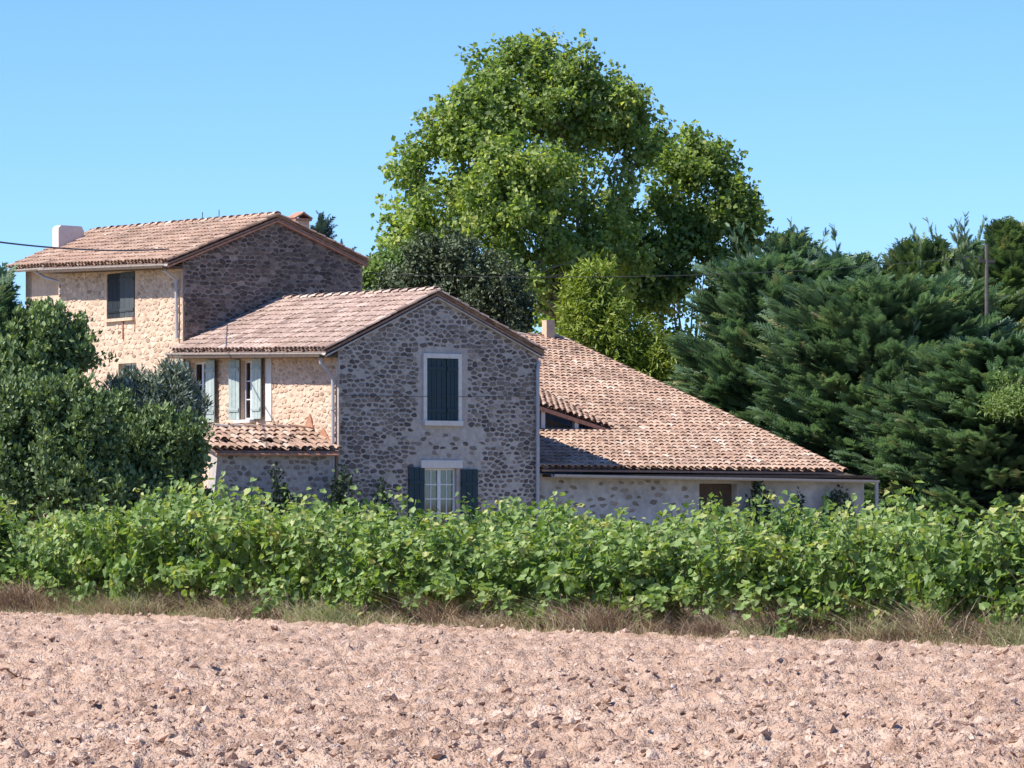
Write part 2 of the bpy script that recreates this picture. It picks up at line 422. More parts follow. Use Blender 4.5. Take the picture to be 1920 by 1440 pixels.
def roof_patch(parent, E0, E1, R0, R1, mname, rnd, spacing=0.195, expo=0.31, jit=1.0, tone_bias=0.0, skipfn=None, thick=0.05, share=None):
    """E0->E1 eave, R0->R1 ridge (above E0,E1). Returns list of tile matrices + tones, builds deck + channels in `parent`'s roof."""
    E0, E1, R0, R1 = map(Vector, (E0, E1, R0, R1))
    nrm = (E1 - E0).cross(R0 - E0).normalized()
    if nrm.z < 0: nrm = -nrm
    nc = max(2, int(round((E1 - E0).length / spacing))); nr = max(2, int(round(((R0 - E0).length + (R1 - E1).length) / 2 / expo)))
    tiles = []; ch = MB()
    for i in range(nc + 1):
        a = i / nc
        wob = rnd.uniform(-0.01, 0.01)
        for j in range(nr):
            b = j / nr
            bot = E0.lerp(E1, a); top = R0.lerp(R1, a)
            pos = bot.lerp(top, b); yv = (top - bot).normalized()
            xv = yv.cross(nrm).normalized(); nv = xv.cross(yv).normalized()
            def mtx(pos, jj):
                yaw = rnd.gauss(0, 0.03) * jj; rr = rnd.gauss(0, 0.012) * jj
                x2 = (xv + yv * yaw).normalized(); y2 = (yv - xv * yaw + nv * rr).normalized(); z2 = x2.cross(y2)
                pp = pos + xv * (wob + rnd.gauss(0, 0.006) * jj) + yv * rnd.gauss(0, 0.012) * jj + nv * rnd.uniform(0, 0.008)
                Mx = Matrix.Identity(4)
                for c, vv in enumerate((x2, y2, z2, pp)):
                    for r_ in range(3): Mx[r_][c] = vv[r_]
                return Mx
            if skipfn and skipfn(a, b, i, j): continue
            t = min(1, max(0, rnd.gauss(0.5, 0.18) + tone_bias))
            tiles.append((mtx(pos + nv * 0.055, jit), t))
            if i < nc:
                a2 = (i + 0.5) / nc; bot = E0.lerp(E1, a2); top = R0.lerp(R1, a2)
                Mx = mtx(bot.lerp(top, b), jit)
                A = np.array(Mx.to_3x3()); V = CV @ A.T + np.array(Mx.translation)
                ch.add(V, CF, min(1, max(0, rnd.gauss(0.35, 0.2) + tone_bias)))
    # deck slab under the tiles
    mb = MB(); q = [E0, E1, R1, R0]
    V = [v.copy() for v in q] + [v - nrm * thick for v in q]
    mb.add(V, [(0, 1, 2, 3), (7, 6, 5, 4), (0, 4, 5, 1), (1, 5, 6, 2), (2, 6, 7, 3), (3, 7, 4, 0)])
    return tiles, ch, mb

def place_tiles(roof, tiles, chans, mname, limit, ridge=None):
    """tiles nearest the camera-visible side become parts"""
    tiles.sort(key=lambda e: e[2])
    rest = MB()
    tv = TV; tf = TF
    for i, (Mx, t, _) in enumerate(tiles):
        if i < limit: inst('tile', tile_mesh(mname, t), Mx, roof)
        else:
            A = np.array(Mx.to_3x3()); rest.add(tv @ A.T + np.array(Mx.translation), tf, t)
    if rest.n: rest.build('more_tiles', mname, roof, kind='stuff')
    if chans.n: chans.build('channel_tiles', mname, roof, kind='stuff')

def ridge_row(A, B, rnd, mname, spacing=0.4, scale=1.25):
    A, B = Vector(A), Vector(B); yv = (B - A).normalized(); xv = yv.cross(Z).normalized(); zv = xv.cross(yv)
    n = int((B - A).length / spacing); out = []
    for k in range(n):
        pos = A.lerp(B, k / n) + zv * (rnd.uniform(0, 0.015) + 0.03)
        Mx = Matrix.Identity(4)
        for c, vv in enumerate((xv * scale, yv, zv * scale, pos)):
            for r_ in range(3): Mx[r_][c] = vv[r_]
        out.append((Mx, min(1, max(0, rnd.gauss(0.7, 0.2)))))
    return out

def gutter(name, A, B, parent, mname='gutter', r=0.075, seg=6):
    A, B = Vector(A), Vector(B); t = (B - A).normalized(); x = t.cross(Z).normalized()
    mb = MB(); V = []
    for q in (A, B):
        for rr in (r, r - 0.012):
            for k in range(seg + 1):
                a = math.pi * k / seg; V.append(q + x * math.cos(a) * rr - Z * math.sin(a) * rr)
    n = seg + 1; Fq = []
    for k in range(seg):
        Fq.append((k, k + 1, 2 * n + k + 1, 2 * n + k)); Fq.append((n + k, 3 * n + k, 3 * n + k + 1, n + k + 1))
        Fq.append((k, n + k, n + k + 1, k + 1)); Fq.append((2 * n + k, 2 * n + k + 1, 3 * n + k + 1, 3 * n + k))
    Fq.append((0, 2 * n, 3 * n, n)); Fq.append((seg, n + seg, 3 * n + seg, 2 * n + seg))
    mb.add(V, Fq)
    L = (B - A).length; k = int(L / 0.8)
    for i in range(k + 1):
        q = A.lerp(B, (i + .5) / (k + 1))
        mb.box(q - Z * 0.02 - x * 0.0, t, x, Z, 0.012, r + 0.006, 0.01)
    return mb.build(name, mname, parent)

# ------------------------------------------------------------------ openings
def shutter(O, U, N_, x0, x1, z0, z1, off, parent, mname, n=3, label=None, battens=True):
    """leaf between x0..x1, z0..z1 on wall frame, standing `off` proud"""
    rnd = random
    b = MB(); cx = (x0 + x1) / 2
    # backing frame: battens + stiles so the planks are held
    for zz in (z0 + (z1 - z0) * 0.16, z0 + (z1 - z0) * 0.84):
        b.box(O + U * cx + Z * zz + N_ * (off + 0.030), U, Z, N_, (x1 - x0) / 2 - 0.02, 0.045, 0.011, 0.5)
    b.box(O + U * cx + Z * ((z0 + z1) / 2) + N_ * (off), U, Z, N_, (x1 - x0) / 2 - 0.003, (z1 - z0) / 2 - 0.006, 0.006, 0.0)
    s = b.build('shutter', mname, parent, smooth=False)
    if label: s['label'] = label
    wv = (x1 - x0) / n
    for k in range(n):
        pb = MB()
        pb.box(O + U * (x0 + wv * (k + .5)) + Z * ((z0 + z1) / 2) + N_ * (off + 0.0125 + 0.001 * (k % 2)), U, Z, N_, wv / 2 - 0.006, (z1 - z0) / 2, 0.0065, rnd.random())
        pb.build('plank', mname, s)
    for zz in (z0 + (z1 - z0) * 0.16, z0 + (z1 - z0) * 0.84):
        hb = MB(); hb.box(O + U * cx + Z * zz + N_ * (off + 0.045), U, Z, N_, (x1 - x0) / 2 - 0.01, 0.016, 0.003, 0.5)
        hb.build('hinge_strap', mname, s)
    return s

def window(O, U, N_, x0, x1, z0, z1, rec, parent, bars=(1, 3), name='window', solid=0.0):
    """frame recessed by rec, with glazing bars and panes; solid = height of the panelled foot"""
    f = MB(); w_ = 0.05; cx = (x0 + x1) / 2; cz = (z0 + z1) / 2; c = O - N_ * rec
    for x in (x0 + w_ / 2, x1 - w_ / 2): f.box(c + U * x + Z * cz, U, Z, N_, w_ / 2, (z1 - z0) / 2, 0.03)
    for z in (z0 + w_ / 2, z1 - w_ / 2): f.box(c + U * cx + Z * z, U, Z, N_, (x1 - x0) / 2 - w_, w_ / 2, 0.028)
    fr = f.build(name, 'frame_white', parent)
    m_ = MB(); m_.box(c + U * cx + Z * cz, U, Z, N_, 0.045, (z1 - z0) / 2 - w_, 0.032); m_.build('meeting_stile', 'frame_white', fr)
    gz0 = z0 + w_ + solid
    if solid:
        for sgn in (-1, 1):
            q = MB(); hw = ((x1 - x0) / 2 - w_ - 0.045) / 2
            q.box(c + U * (cx + sgn * (0.045 + hw)) + Z * (z0 + w_ + solid / 2), U, Z, N_, hw, solid / 2, 0.02)
            q.box(c + U * (cx + sgn * (0.045 + hw)) + Z * (z0 + w_ + solid / 2), U, Z, N_, hw - 0.06, solid / 2 - 0.08, 0.026)
            q.build('door_panel', 'frame_white', fr)
    nx, nz = bars
    for sgn in (-1, 1):
        xa = cx + 0.045 if sgn > 0 else x0 + w_; xb = x1 - w_ if sgn > 0 else cx - 0.045
        wx = (xb - xa) / nx; wz = (z1 - w_ - gz0) / nz
        for i in range(nx):
            for j in range(nz):
                q = MB(); q.box(c + U * (xa + wx * (i + .5)) + Z * (gz0 + wz * (j + .5)), U, Z, N_, wx / 2 - 0.002, wz / 2 - 0.002, 0.003)
                q.build('pane', 'glass', fr)
        q = MB()
        for j in range(1, nz): q.box(c + U * ((xa + xb) / 2) + Z * (gz0 + wz * j), U, Z, N_, (xb - xa) / 2, 0.014, 0.014)
        for i in range(1, nx): q.box(c + U * (xa + wx * i) + Z * ((gz0 + z1 - w_) / 2), U, Z, N_, 0.012, (z1 - w_ - gz0) / 2, 0.012)
        if q.n: q.build('glazing_bars', 'frame_white', fr)
    return fr

def surround(O, U, N_, x0, x1, z0, z1, wd, parent, mname='plaster_white', proud=0.05, sill=True):
    for nm, (a, b, c, d) in {'jamb_left': (x0 - wd, x0, z0, z1), 'jamb_right': (x1, x1 + wd, z0, z1), 'lintel': (x0 - wd, x1 + wd, z1, z1 + wd * 1.15)}.items():
        q = MB(); q.box(O + U * ((a + b) / 2) + Z * ((c + d) / 2) + N_ * (proud / 2 - 0.04), U, Z, N_, (b - a) / 2, (d - c) / 2, proud / 2 + 0.04)
        q.build('jamb' if nm.startswith('jamb') else 'lintel', mname, parent)
    if sill:
        q = MB(); q.box(O + U * ((x0 + x1) / 2) + Z * (z0 - 0.06) + N_ * (proud / 2 + 0.01), U, Z, N_, (x1 - x0) / 2 + wd, 0.06, proud / 2 + 0.05)
        q.build('window_sill', mname, parent)

# ================================================================== MIDDLE HOUSE
GW = 5.8; LL = 7.83
EZ0 = 5.22; EZ1 = 5.42; RZ0 = 6.55; RZ1 = 6.62; RU = 2.76
def along(px):   # u of a photo column on the gable plane r=0
    k = (px - 960) / F; return (k * C0.y - C0.x) / (g.x - k * g.y)
def zof(px, py):
    u = along(px); D = C0.y + u * g.y; return EYE + (HY - py) / F * D
def longr(px):   # r of a photo column on the long wall plane u=0
    k = (px - 960) / F; return (k * C0.y - C0.x) / (p.x - k * p.y)
def zlong(px, py):
    D = C0.y + longr(px) * p.y; return EYE + (HY - py) / F * D

house = empty('stone_house', P(2.9, 3.9, 0), 'two-storey rubble stone house in the middle with closed teal shutters high in its shaded gable', 'house')
wx0, wx1 = along(799), along(858); wz0, wz1 = zof(828, 789), zof(828, 672)
dx0, dx1 = along(797), along(856); dz0, dz1 = 0.05, zof(828, 878)
gable_holes = [(wx0, wx1, wz0, wz1), (dx0, dx1, dz0, dz1)]
outer = [(0, -0.3), (GW, -0.3), (GW, 5.16), (RU, 6.50), (0, EZ0)]
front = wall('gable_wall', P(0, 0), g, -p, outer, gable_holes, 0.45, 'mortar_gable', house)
rnd = random.Random(5)
# stone faces: keep clear of the smooth plaster bands round the openings
sh = [(wx0 - .2, wx1 + .26, wz0 - .2, wz1 + .2), (dx0 - .22, dx1 + .25, -0.3, dz1 + .25)]
cells = stone_cells(outer, sh, 0.185, 0.115, rnd, skip=0.03, shrink=(0.70, 1.0))
pale = [c for c in cells if wx0 - 0.35 < c[1] < wx1 + 0.75 and dz1 < c[2] < wz0]      # pointed-over patch between window and door
keep = [c for c in cells if c not in pale or rnd.random() < 0.25]
cf = [(c, P(0, 0), g, -p) for c in keep]
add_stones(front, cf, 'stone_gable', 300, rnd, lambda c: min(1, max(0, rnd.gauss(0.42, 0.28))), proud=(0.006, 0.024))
surround(P(0, 0), g, -p, wx0, wx1, wz0, wz1, 0.10, house)
q = MB(); q.box(P((dx0 + dx1) / 2, -0.01, dz1 + 0.10), g, Z, -p, (dx1 - dx0) / 2 + 0.14, 0.095, 0.05); q.build('lintel', 'plaster_white', house)
xm = along(836)
shutter(P(0, 0), g, -p, wx0 + 0.01, xm - 0.004, wz0 + 0.01, wz1 - 0.01, 0.0, house, 'shutter', 4, 'closed dark teal shutter of the gable window')
shutter(P(0, 0), g, -p, xm + 0.004, wx1 - 0.01, wz0 + 0.01, wz1 - 0.01, 0.01, house, 'shutter', 3, 'closed dark teal shutter of the gable window')
door = window(P(0, 0), g, -p, dx0, dx1, dz0, dz1, 0.12, house, (2, 4), 'glazed_door', solid=0.75)
door['label'] = 'white glazed double door under a pale lintel'
shutter(P(0, 0), g, -p, dx0 - 0.50, dx0 - 0.04, dz0 + 0.0, dz1 + 0.02, 0.035, house, 'shutter', 3, 'open dark teal door shutter folded against the wall')
shutter(P(0, 0), g, -p, dx1 + 0.10, dx1 + 0.60, dz0 + 0.0, dz1 - 0.02, 0.035, house, 'shutter', 3, 'open dark teal door shutter folded against the wall')

# long wall (sunlit); wall frame runs from far to near so that U points right: origin at r=LL, U=-p, N=-g
LO = P(0, LL); LU = -p; LN = -g
def lx(px): return LL - longr(px)
w2 = (lx(452), lx(476), zlong(464, 787), zlong(464, 676))
w1 = (lx(358), lx(389), zlong(372, 800), zlong(372, 679))
outerL = [(0, -0.3), (LL - 0.02, -0.3), (LL - 0.02, EZ0 - 0.02), (0, EZ1 - 0.02)]
lw = wall('long_wall', LO, LU, LN, outerL, [w1, w2], 0.45, 'mortar_cream', house)
cells = stone_cells(outerL, [(a - .12, b + .12, c - .12, d + .12) for a, b, c, d in (w1, w2)], 0.21, 0.13, rnd, skip=0.08, shrink=(0.7, 0.96))
cells = [c for c in cells if c[2] > 2.6]
add_stones(lw, [(c, LO, LU, LN) for c in cells], 'stone_cream', 300, rnd, lambda c: min(1, max(0, rnd.gauss(0.6, 0.22))), proud=(0.006, 0.022))
for (a, b, c, d) in (w1, w2):
    window(LO, LU, LN, a, b, c, d, 0.14, house, (1, 3))
    q = MB(); q.box(LO + LU * ((a + b) / 2) + Z * (c - 0.04) + LN * 0.06, LU, Z, LN, (b - a) / 2 + 0.1, 0.04, 0.12); q.build('window_sill', 'plaster_white', house)
q = MB(); q.box(LO + LU * (lx(505)) + Z * ((w2[2] + w2[3]) / 2) + LN * 0.002, LU, Z, LN, 0.15, (w2[3] - w2[2]) / 2 + 0.05, 0.03); q.build('jamb', 'plaster_white', house)
def leaf_open(xa, dirn, wd, z0, z1, ang, label):
    """shutter leaf hinged at xa on the long wall, opened to `ang` from the wall"""
    U2 = (LU * dirn * math.cos(ang) + LN * math.sin(ang)).normalized(); N2 = U2.cross(Z) if dirn > 0 else Z.cross(U2)
    if N2.dot(LN) < 0: N2 = -N2
    shutter(LO + LU * xa + LN * 0.04, U2, N2, 0.0, wd, z0, z1, 0.0, house, 'shutter_pale', 3, label)
leaf_open(w2[0], -1, w2[0] - lx(436.5), w2[2] + .01, w2[3] + .03, R(10), 'faded grey-green shutter opened flat on the sunlit wall')
leaf_open(w2[1], 1, lx(498) - w2[1], w2[2] + .01, w2[3] + .03, R(8), 'faded grey-green shutter opened flat on the sunlit wall')
leaf_open(w1[1], 1, lx(411) - w1[1], w1[2] + .1, w1[3] + .02, R(8), 'faded grey-green shutter opened flat on the sunlit wall')
leaf_open(w1[0], -1, 0.45, w1[2] + .1, w1[3] + .02, R(8), None)
# right wall and the partition behind (the far gable is the left farmhouse)
wall('side_wall', P(GW, 0.002), p, g, [(0, -0.3), (LL - .004, -0.3), (LL - .004, 5.2), (0, 5.14)], [], 0.45, 'mortar_gable', house)
# dark floor between the storeys
q = MB(); q.box(P(2.9, 3.9, 2.75), g, p, Z, 2.42, 3.4, 0.12); q.build('upper_floor', 'room', house)

roof = None
def make_roof(house, patches, mname, limit, rnd, ridges, keyfn, name='roof'):
    deck = MB(); alltiles = []; ch = MB()
    for pt in patches:
        kw = pt[4] if len(pt) > 4 else {}
        t, c, d = roof_patch(None, *pt[:4], mname, rnd, **kw)
        alltiles += t
        for V, T in zip(c.V, c.T): pass
        if c.n:
            V, Fs, T = c.data(); ch.addarr(V, Fs, T)
        V, Fs, T = d.data(); deck.addarr(V, Fs, T)
    for A, B in ridges: alltiles += ridge_row(A, B, rnd, mname)
    rf = deck.build(name, 'deck', house)
    place_tiles(rf, [(m_, t, keyfn(m_.translation)) for m_, t in alltiles], ch, mname, limit)
    return rf
OV = 0.42
slopeL = (RZ0 - EZ0) / RU
vg = 0.07                                                            # verge overhang
patches = [
    (P(-OV, LL - .02, EZ1 - OV * slopeL + .12), P(-OV, -vg, EZ0 - OV * slopeL + .10), P(RU, LL - .02, RZ1 + .1), P(RU, -vg, RZ0 + .06)),
    (P(GW + .14, -vg, 5.16 - .14 * .43 + .08), P(GW + .14, LL - .02, 5.24 - .14 * .43 + .08), P(RU, -vg, RZ0 + .06), P(RU, LL - .02, RZ1 + .1)),
]
rf = make_roof(house, patches, 'tile_grey', 300, rnd, [(P(RU, -vg, RZ0 + .1), P(RU, LL - .03, RZ1 + .14))],
               lambda v: 0 if (v - C0).dot(g) < RU + .1 else 1)
q = MB()
for (a, b) in (((-OV, EZ0 - OV * slopeL - .02), (RU, RZ0 - .04)), ((RU, RZ0 - .04), (GW + .12, 5.16 - .14 * .43 - .03))):
    A = P(a[0], -vg + .03, a[1]); B = P(b[0], -vg + .03, b[1]); d_ = (B - A).normalized(); n_ = d_.cross(p).normalized()
    q.box((A + B) / 2, d_, n_, p, (B - A).length / 2, 0.018, 0.05)
q.build('verge_mortar', 'mortar_gable', house)
q = MB(); q.box((P(-OV + .12, -vg, EZ0 - .22) + P(-OV + .12, LL, EZ1 - .2)) / 2 , (P(0, LL, EZ1) - P(0, 0, EZ0)).normalized(), g, Z, LL / 2, .26, .03); q.build('eaves_soffit', 'wood_dark', house)
gutter('gutter', P(-OV - .06, -0.1, EZ0 - OV * slopeL + .07), P(-OV - .06, LL + .12, EZ1 - OV * slopeL + .11), house)
def pipe(pts, r, parent, name='downpipe', mname='pipe'):
    mb = MB(); mb.tube(pts, r, 8)
    a = Vector(pts[-2]); b = Vector(pts[-1]); L = (b - a).length
    for k in range(int(L / 1.3)):
        q_ = a.lerp(b, (k + .5) / max(1, int(L / 1.3))); mb.tube([q_ - Z * .02, q_ + Z * .02], r + .012, 8)
    return mb.build(name, mname, parent, smooth=False)
pipe([P(-OV - .04, 0.1, EZ0 - .26), P(-OV - .02, 0.1, EZ0 - .38), P(-.09, 0.12, EZ0 - .75), P(-.09, 0.12, 0)], 0.045, house)
q = MB(); q.box(P(-.1, .1, zlong(636, 843)), g, p, Z, .11, .1, .07); q.build('hopper', 'pipe', house)
pipe([P(GW - .02, -.06, 5.0), P(GW - .08, -.08, 4.75), P(GW - .08, -.08, 0)], 0.05, house, mname='pipe')

# annex (small lean-to whose tiled roof shows below the two pale-shuttered windows)
annex = empty('tiled_annex', P(-1.8, 1.2, 0), 'low stone annex with a ragged little tiled roof below the pale shuttered windows', 'annex')
AW = 3.55; AE = 2.68; AR = 3.22
aw = wall('annex_wall', P(-AW, 0.1), g, -p, [(0, -.3), (AW - .12, -.3), (AW - .12, AE), (0.28, AE)], [], 0.35, 'mortar_gable', annex)
cells = stone_cells([(0.1, -.3), (AW - .16, -.3), (AW - .16, AE - .05), (0.33, AE - .05)], [], 0.2, 0.13, rnd, skip=0.2, shrink=(0.6, 0.95))
add_stones(aw, [(c, P(-AW, .1), g, -p) for c in cells], 'stone_gable', 120, rnd, lambda c: min(1, max(0, rnd.gauss(0.7, 0.2))), proud=(0.004, 0.014))
wall('annex_side_wall', P(-AW + .3, 3.2), -p, -g, [(0, -.3), (3.05, -.3), (3.05, AE - .05), (1.5, AR - .1), (0, AE - .05)], [], 0.3, 'mortar_cream', annex)
miss = {(2, 1), (3, 1), (5, 1), (9, 1), (8, 1), (12, 1), (14, 1), (13, 2)}
patches = [(P(-AW + .1, -.12, AE + .02), P(-.06, -.12, AE + .02), P(-AW + .1, 1.5, AR), P(-.06, 1.5, AR), dict(expo=.32, jit=2.2, skipfn=lambda a, b, i, j: (i, j) in miss, tone_bias=.1)),
           (P(-.06, 3.2, AE), P(-AW + .1, 3.2, AE), P(-.06, 1.5, AR), P(-AW + .1, 1.5, AR), dict(expo=.33))]
make_roof(annex, patches, 'tile', 200, rnd, [(P(-AW + .1, 1.5, AR + .04), P(-.1, 1.5, AR + .04))], lambda v: (v - C0).dot(p), name='annex_roof')
q = MB(); q.tube([P(-AW + .1, -.15, AE - .06), P(-.1, -.15, AE - .06)], .035, 6); q.build('eaves_batten', 'redwood', annex)
# stepped flashing tiles climbing the sunlit wall
q = MB()
for (pa, pb, pc) in (((574, 800), (584, 776), (590, 802)), ((598, 824), (609, 802), (620, 825))):
    tri = [LO + LU * lx(a) + Z * zlong(a, b) + LN * .03 for a, b in (pa, pb, pc)]
    tri2 = [v + LN * .03 for v in tri]
    q.add(tri + tri2, [(0, 2, 1), (3, 4, 5), (0, 1, 4, 3), (1, 2, 5, 4), (2, 0, 3, 5)], .1)
q.build('flashing_tile', 'redwood', annex)

# ================================================================== LEFT FARMHOUSE
A0 = P(-0.06, LL + .02)
def Q(u, r, z=0.0): return A0 + g * u + p * r + Z * z
def au(px): k = (px - 960) / F; return (k * A0.y - A0.x) / (g.x - k * g.y)
def ar_(px): k = (px - 960) / F; return (k * A0.y - A0.x) / (p.x - k * p.y)
def za(px, py): return EYE + (HY - py) / F * (A0.y + ar_(px) * p.y)
farm = empty('stone_farmhouse', Q(2.7, 5), 'tall stone farmhouse at left with a white chimney and a dark shaded gable', 'house')
W2 = 5.40; U2r = 2.76; R2 = 8.93; ELn = 7.78; ELf = 8.0; ERt = 7.85; L1 = 7.25; L2 = 10.45; SB = 0.55
outer = [(0, -.3), (W2, -.3), (W2, ERt), (U2r, R2 - .08), (0, ELn)]
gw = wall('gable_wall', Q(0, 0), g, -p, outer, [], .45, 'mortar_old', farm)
cells = stone_cells(outer, [], .185, .115, rnd, skip=.03, shrink=(.78, 1.02))
cells = [c for c in cells if c[2] > 4.6]
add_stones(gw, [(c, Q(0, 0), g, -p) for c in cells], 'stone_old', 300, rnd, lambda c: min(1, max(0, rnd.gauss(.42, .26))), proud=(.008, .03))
FO = Q(0, L1); FU = -p
def fx(px): return L1 - ar_(px)
fw = (fx(200), fx(253), za(228, 596), za(228, 511))
fw2 = (fx(222), fx(256), za(240, 800), za(240, 681))
outerL = [(0, -.3), (L1 - .02, -.3), (L1 - .02, ELn - .02), (0, ELf - .02)]
lw = wall('long_wall', FO, FU, -g, outerL, [fw, fw2], .45, 'mortar_cream', farm)
cells = stone_cells(outerL, [(a - .1, b + .1, c - .1, d + .1) for a, b, c, d in (fw, fw2)], .23, .14, rnd, skip=.08, shrink=(.7, .96))
cells = [c for c in cells if c[2] > 3.2]
# quoins of the near corner
for k in range(14):
    z0 = 4.6 + k * .22; wd = .38 if k % 2 else .24
    cells.append((.09, L1 - .04 - wd / 2, z0 + .1, [(L1 - .04 - wd, z0 + .02), (L1 - .04, z0 + .02), (L1 - .04, z0 + .19), (L1 - .04 - wd, z0 + .19)]))
add_stones(lw, [(c, FO, FU, -g) for c in cells], 'stone_cream', 300, rnd, lambda c: min(1, max(0, rnd.gauss(.62, .24))), proud=(.006, .022))
wall('set_back_wall', Q(SB, L2), -p, -g, [(0, -.3), (L2 - L1, -.3), (L2 - L1, 8.2), (0, 8.2)], [], .4, 'mortar_cream', farm)
wall('right_wall', Q(W2, .002), p, g, [(0, -.3), (L2, -.3), (L2, 7.85), (0, 7.83)], [], .4, 'mortar_old', farm)
wall('far_gable_wall', Q(SB, L2 + .002), g, p, [(0, -.3), (W2 - SB, -.3), (W2 - SB, 7.85), (U2r - SB, R2 + .05), (0, 8.2)], [], .4, 'mortar_old', farm)
for (a, b, c, d), nm in ((fw, 0), (fw2, 1)):
    window(FO, FU, -g, a, b, c, d, .16, farm, (1, 3))
shutter(FO, FU, -g, fw[0] + .01, (fw[0] + fw[1]) / 2, fw[2] + .01, fw[3] - .01, -.05, farm, 'opening_dark', 3, 'almost black leaf standing in for the shaded open half of the upper window')
shutter(FO, FU, -g, (fw[0] + fw[1]) / 2 + .01, fw[1] - .0, fw[2] + .01, fw[3] - .01, .01, farm, 'shutter_slate', 3, 'slate grey shutter leaf of the upper window')
q = MB(); q.box(FO + FU * ((fw[0] + fw[1]) / 2) + Z * (fw[2] - .05) - g * .04, FU, Z, -g, (fw[1] - fw[0]) / 2 + .02, .04, .05); q.build('window_sill', 'mortar_cream', farm)
q = MB(); q.tube([FO + FU * fx(232) + Z * (fw[2] - .1) - g * .03, FO + FU * fx(232) + Z * za(232, 636) - g * .03], .022, 6); q.tube([FO + FU * fx(254) + Z * (fw[2] - .1) - g * .03, FO + FU * fx(254) + Z * za(254, 622) - g * .03], .012, 6); q.build('rusty_overflow_pipe', 'redwood', farm)
s2 = (R2 - ELn) / U2r
patches = [
    (Q(-.5, L1, ELf - .5 * s2 + .1), Q(-.5, -.09, ELn - .5 * s2 + .08), Q(U2r, L1, R2 + .15), Q(U2r, -.09, R2 + .02)),
    (Q(SB - .45, L2 + .2, 8.02), Q(SB - .45, L1 + .03, 7.96), Q(U2r, L2 + .2, R2 + .22), Q(U2r, L1 + .03, R2 + .16)),
    (Q(W2 + .12, -.09, ERt - .12 * .4 + .05), Q(W2 + .12, L2 + .2, ERt - .12 * .4 + .1), Q(U2r, -.09, R2 + .02), Q(U2r, L2 + .2, R2 + .22)),
]
make_roof(farm, patches, 'tile', 300, rnd, [(Q(U2r, -.09, R2 + .05), Q(U2r, L2 + .2, R2 + .25))], lambda v: (v - A0).dot(p) + (50 if (v - A0).dot(g) > U2r + .1 else 0))
q = MB()
for (a, b) in (((-.5, ELn - .5 * s2 - .02), (U2r, R2 - .07)), ((U2r, R2 - .07), (W2 + .12, ERt - .09))):
    A = Q(a[0], -.06, a[1]); B = Q(b[0], -.06, b[1]); d_ = (B - A).normalized(); n_ = d_.cross(p).normalized()
    q.box((A + B) / 2, d_, n_, p, (B - A).length / 2, .022, .05)
q.build('verge_mortar', 'redwood', farm)
q = MB(); q.box((Q(-.33, -.1, ELn - .24) + Q(-.33, L1, ELf - .22)) / 2, (Q(0, L1, ELf) - Q(0, 0, ELn)).normalized(), g, Z, L1 / 2, .3, .03); q.build('eaves_soffit', 'wood_dark', farm)
gutter('gutter', Q(-.57, -.1, ELn - .5 * s2 + .05), Q(-.57, L1, ELf - .5 * s2 + .07), farm)
gutter('gutter', Q(SB - .52, L1 + .05, 7.95), Q(SB - .52, L2 + .2, 8.0), farm)
pipe([Q(-.5, .15, ELn - .3), Q(-.1, .2, ELn - .55), Q(-.08, .2, za(340, 634))], .045, farm)
pipe([Q(SB - .5, L1 + 1.6, 7.9), Q(SB - .3, L1 + 1.4, 7.72), Q(SB - .1, L1 + .4, 7.5), Q(SB - .1, L1 + .3, 3)], .045, farm)
q = MB()   # two thin rods on the ridge
for px in (380, 411):
    rr = [r_ for r_ in np.linspace(0, 11, 400)]; best = min(rr, key=lambda r_: abs(960 + F * Q(U2r, r_).x / Q(U2r, r_).y - px))
    q.tube([Q(U2r, best, R2), Q(U2r, best, R2 + .42)], .012, 5)
q.build('ridge_rod', 'iron', farm)

def chimney(base, hx, hy, z0, z1, mname, parent=None, cap=True, name='chimney', capm=None, flare=0.05):
    b = MB(); b.box(base + Z * ((z0 + z1) / 2), g, p, Z, hx, hy, (z1 - z0) / 2); c = b.build(name, mname, parent)
    if cap:
        b = MB(); b.box(base + Z * (z1 + .035), g, p, Z, hx + flare, hy + flare, .033); b.build('chimney_cap', capm or mname, c)
    return c
# white chimney: rounded shoulders
b = MB(); base = Q(U2r - 1.0, L2 - .25, 0)
prof = [(-.40, 8.0), (.40, 8.0), (.40, 9.16), (.32, 9.29), (-.32, 9.30), (-.40, 9.22)]
V = [base + g * x + p * s + Z * z for s in (-.2, .2) for x, z in prof]; n = 6
b.add(V, [tuple(range(n)), tuple(range(2 * n - 1, n - 1, -1))] + [(k, k + n, (k + 1) % n + n, (k + 1) % n) for k in range(n)])
b.build('chimney', 'plaster_chimney', farm)
c2 = chimney(Q(4.15, 1.2, 0), .2, .2, 8.0, 8.98, 'mortar_cream', farm, True, capm='redwood')
q = MB(); V, Fq = TV, TF
for s, dx in ((1, -.12), (-1, .12)):
    q.box(Q(4.15 + dx, 1.2, 9.13), (g + Z * .55 * s).normalized(), p, (Z - g * .55 * s).normalized(), .17, .26, .02)
q.build('chimney_pot', 'redwood', c2)

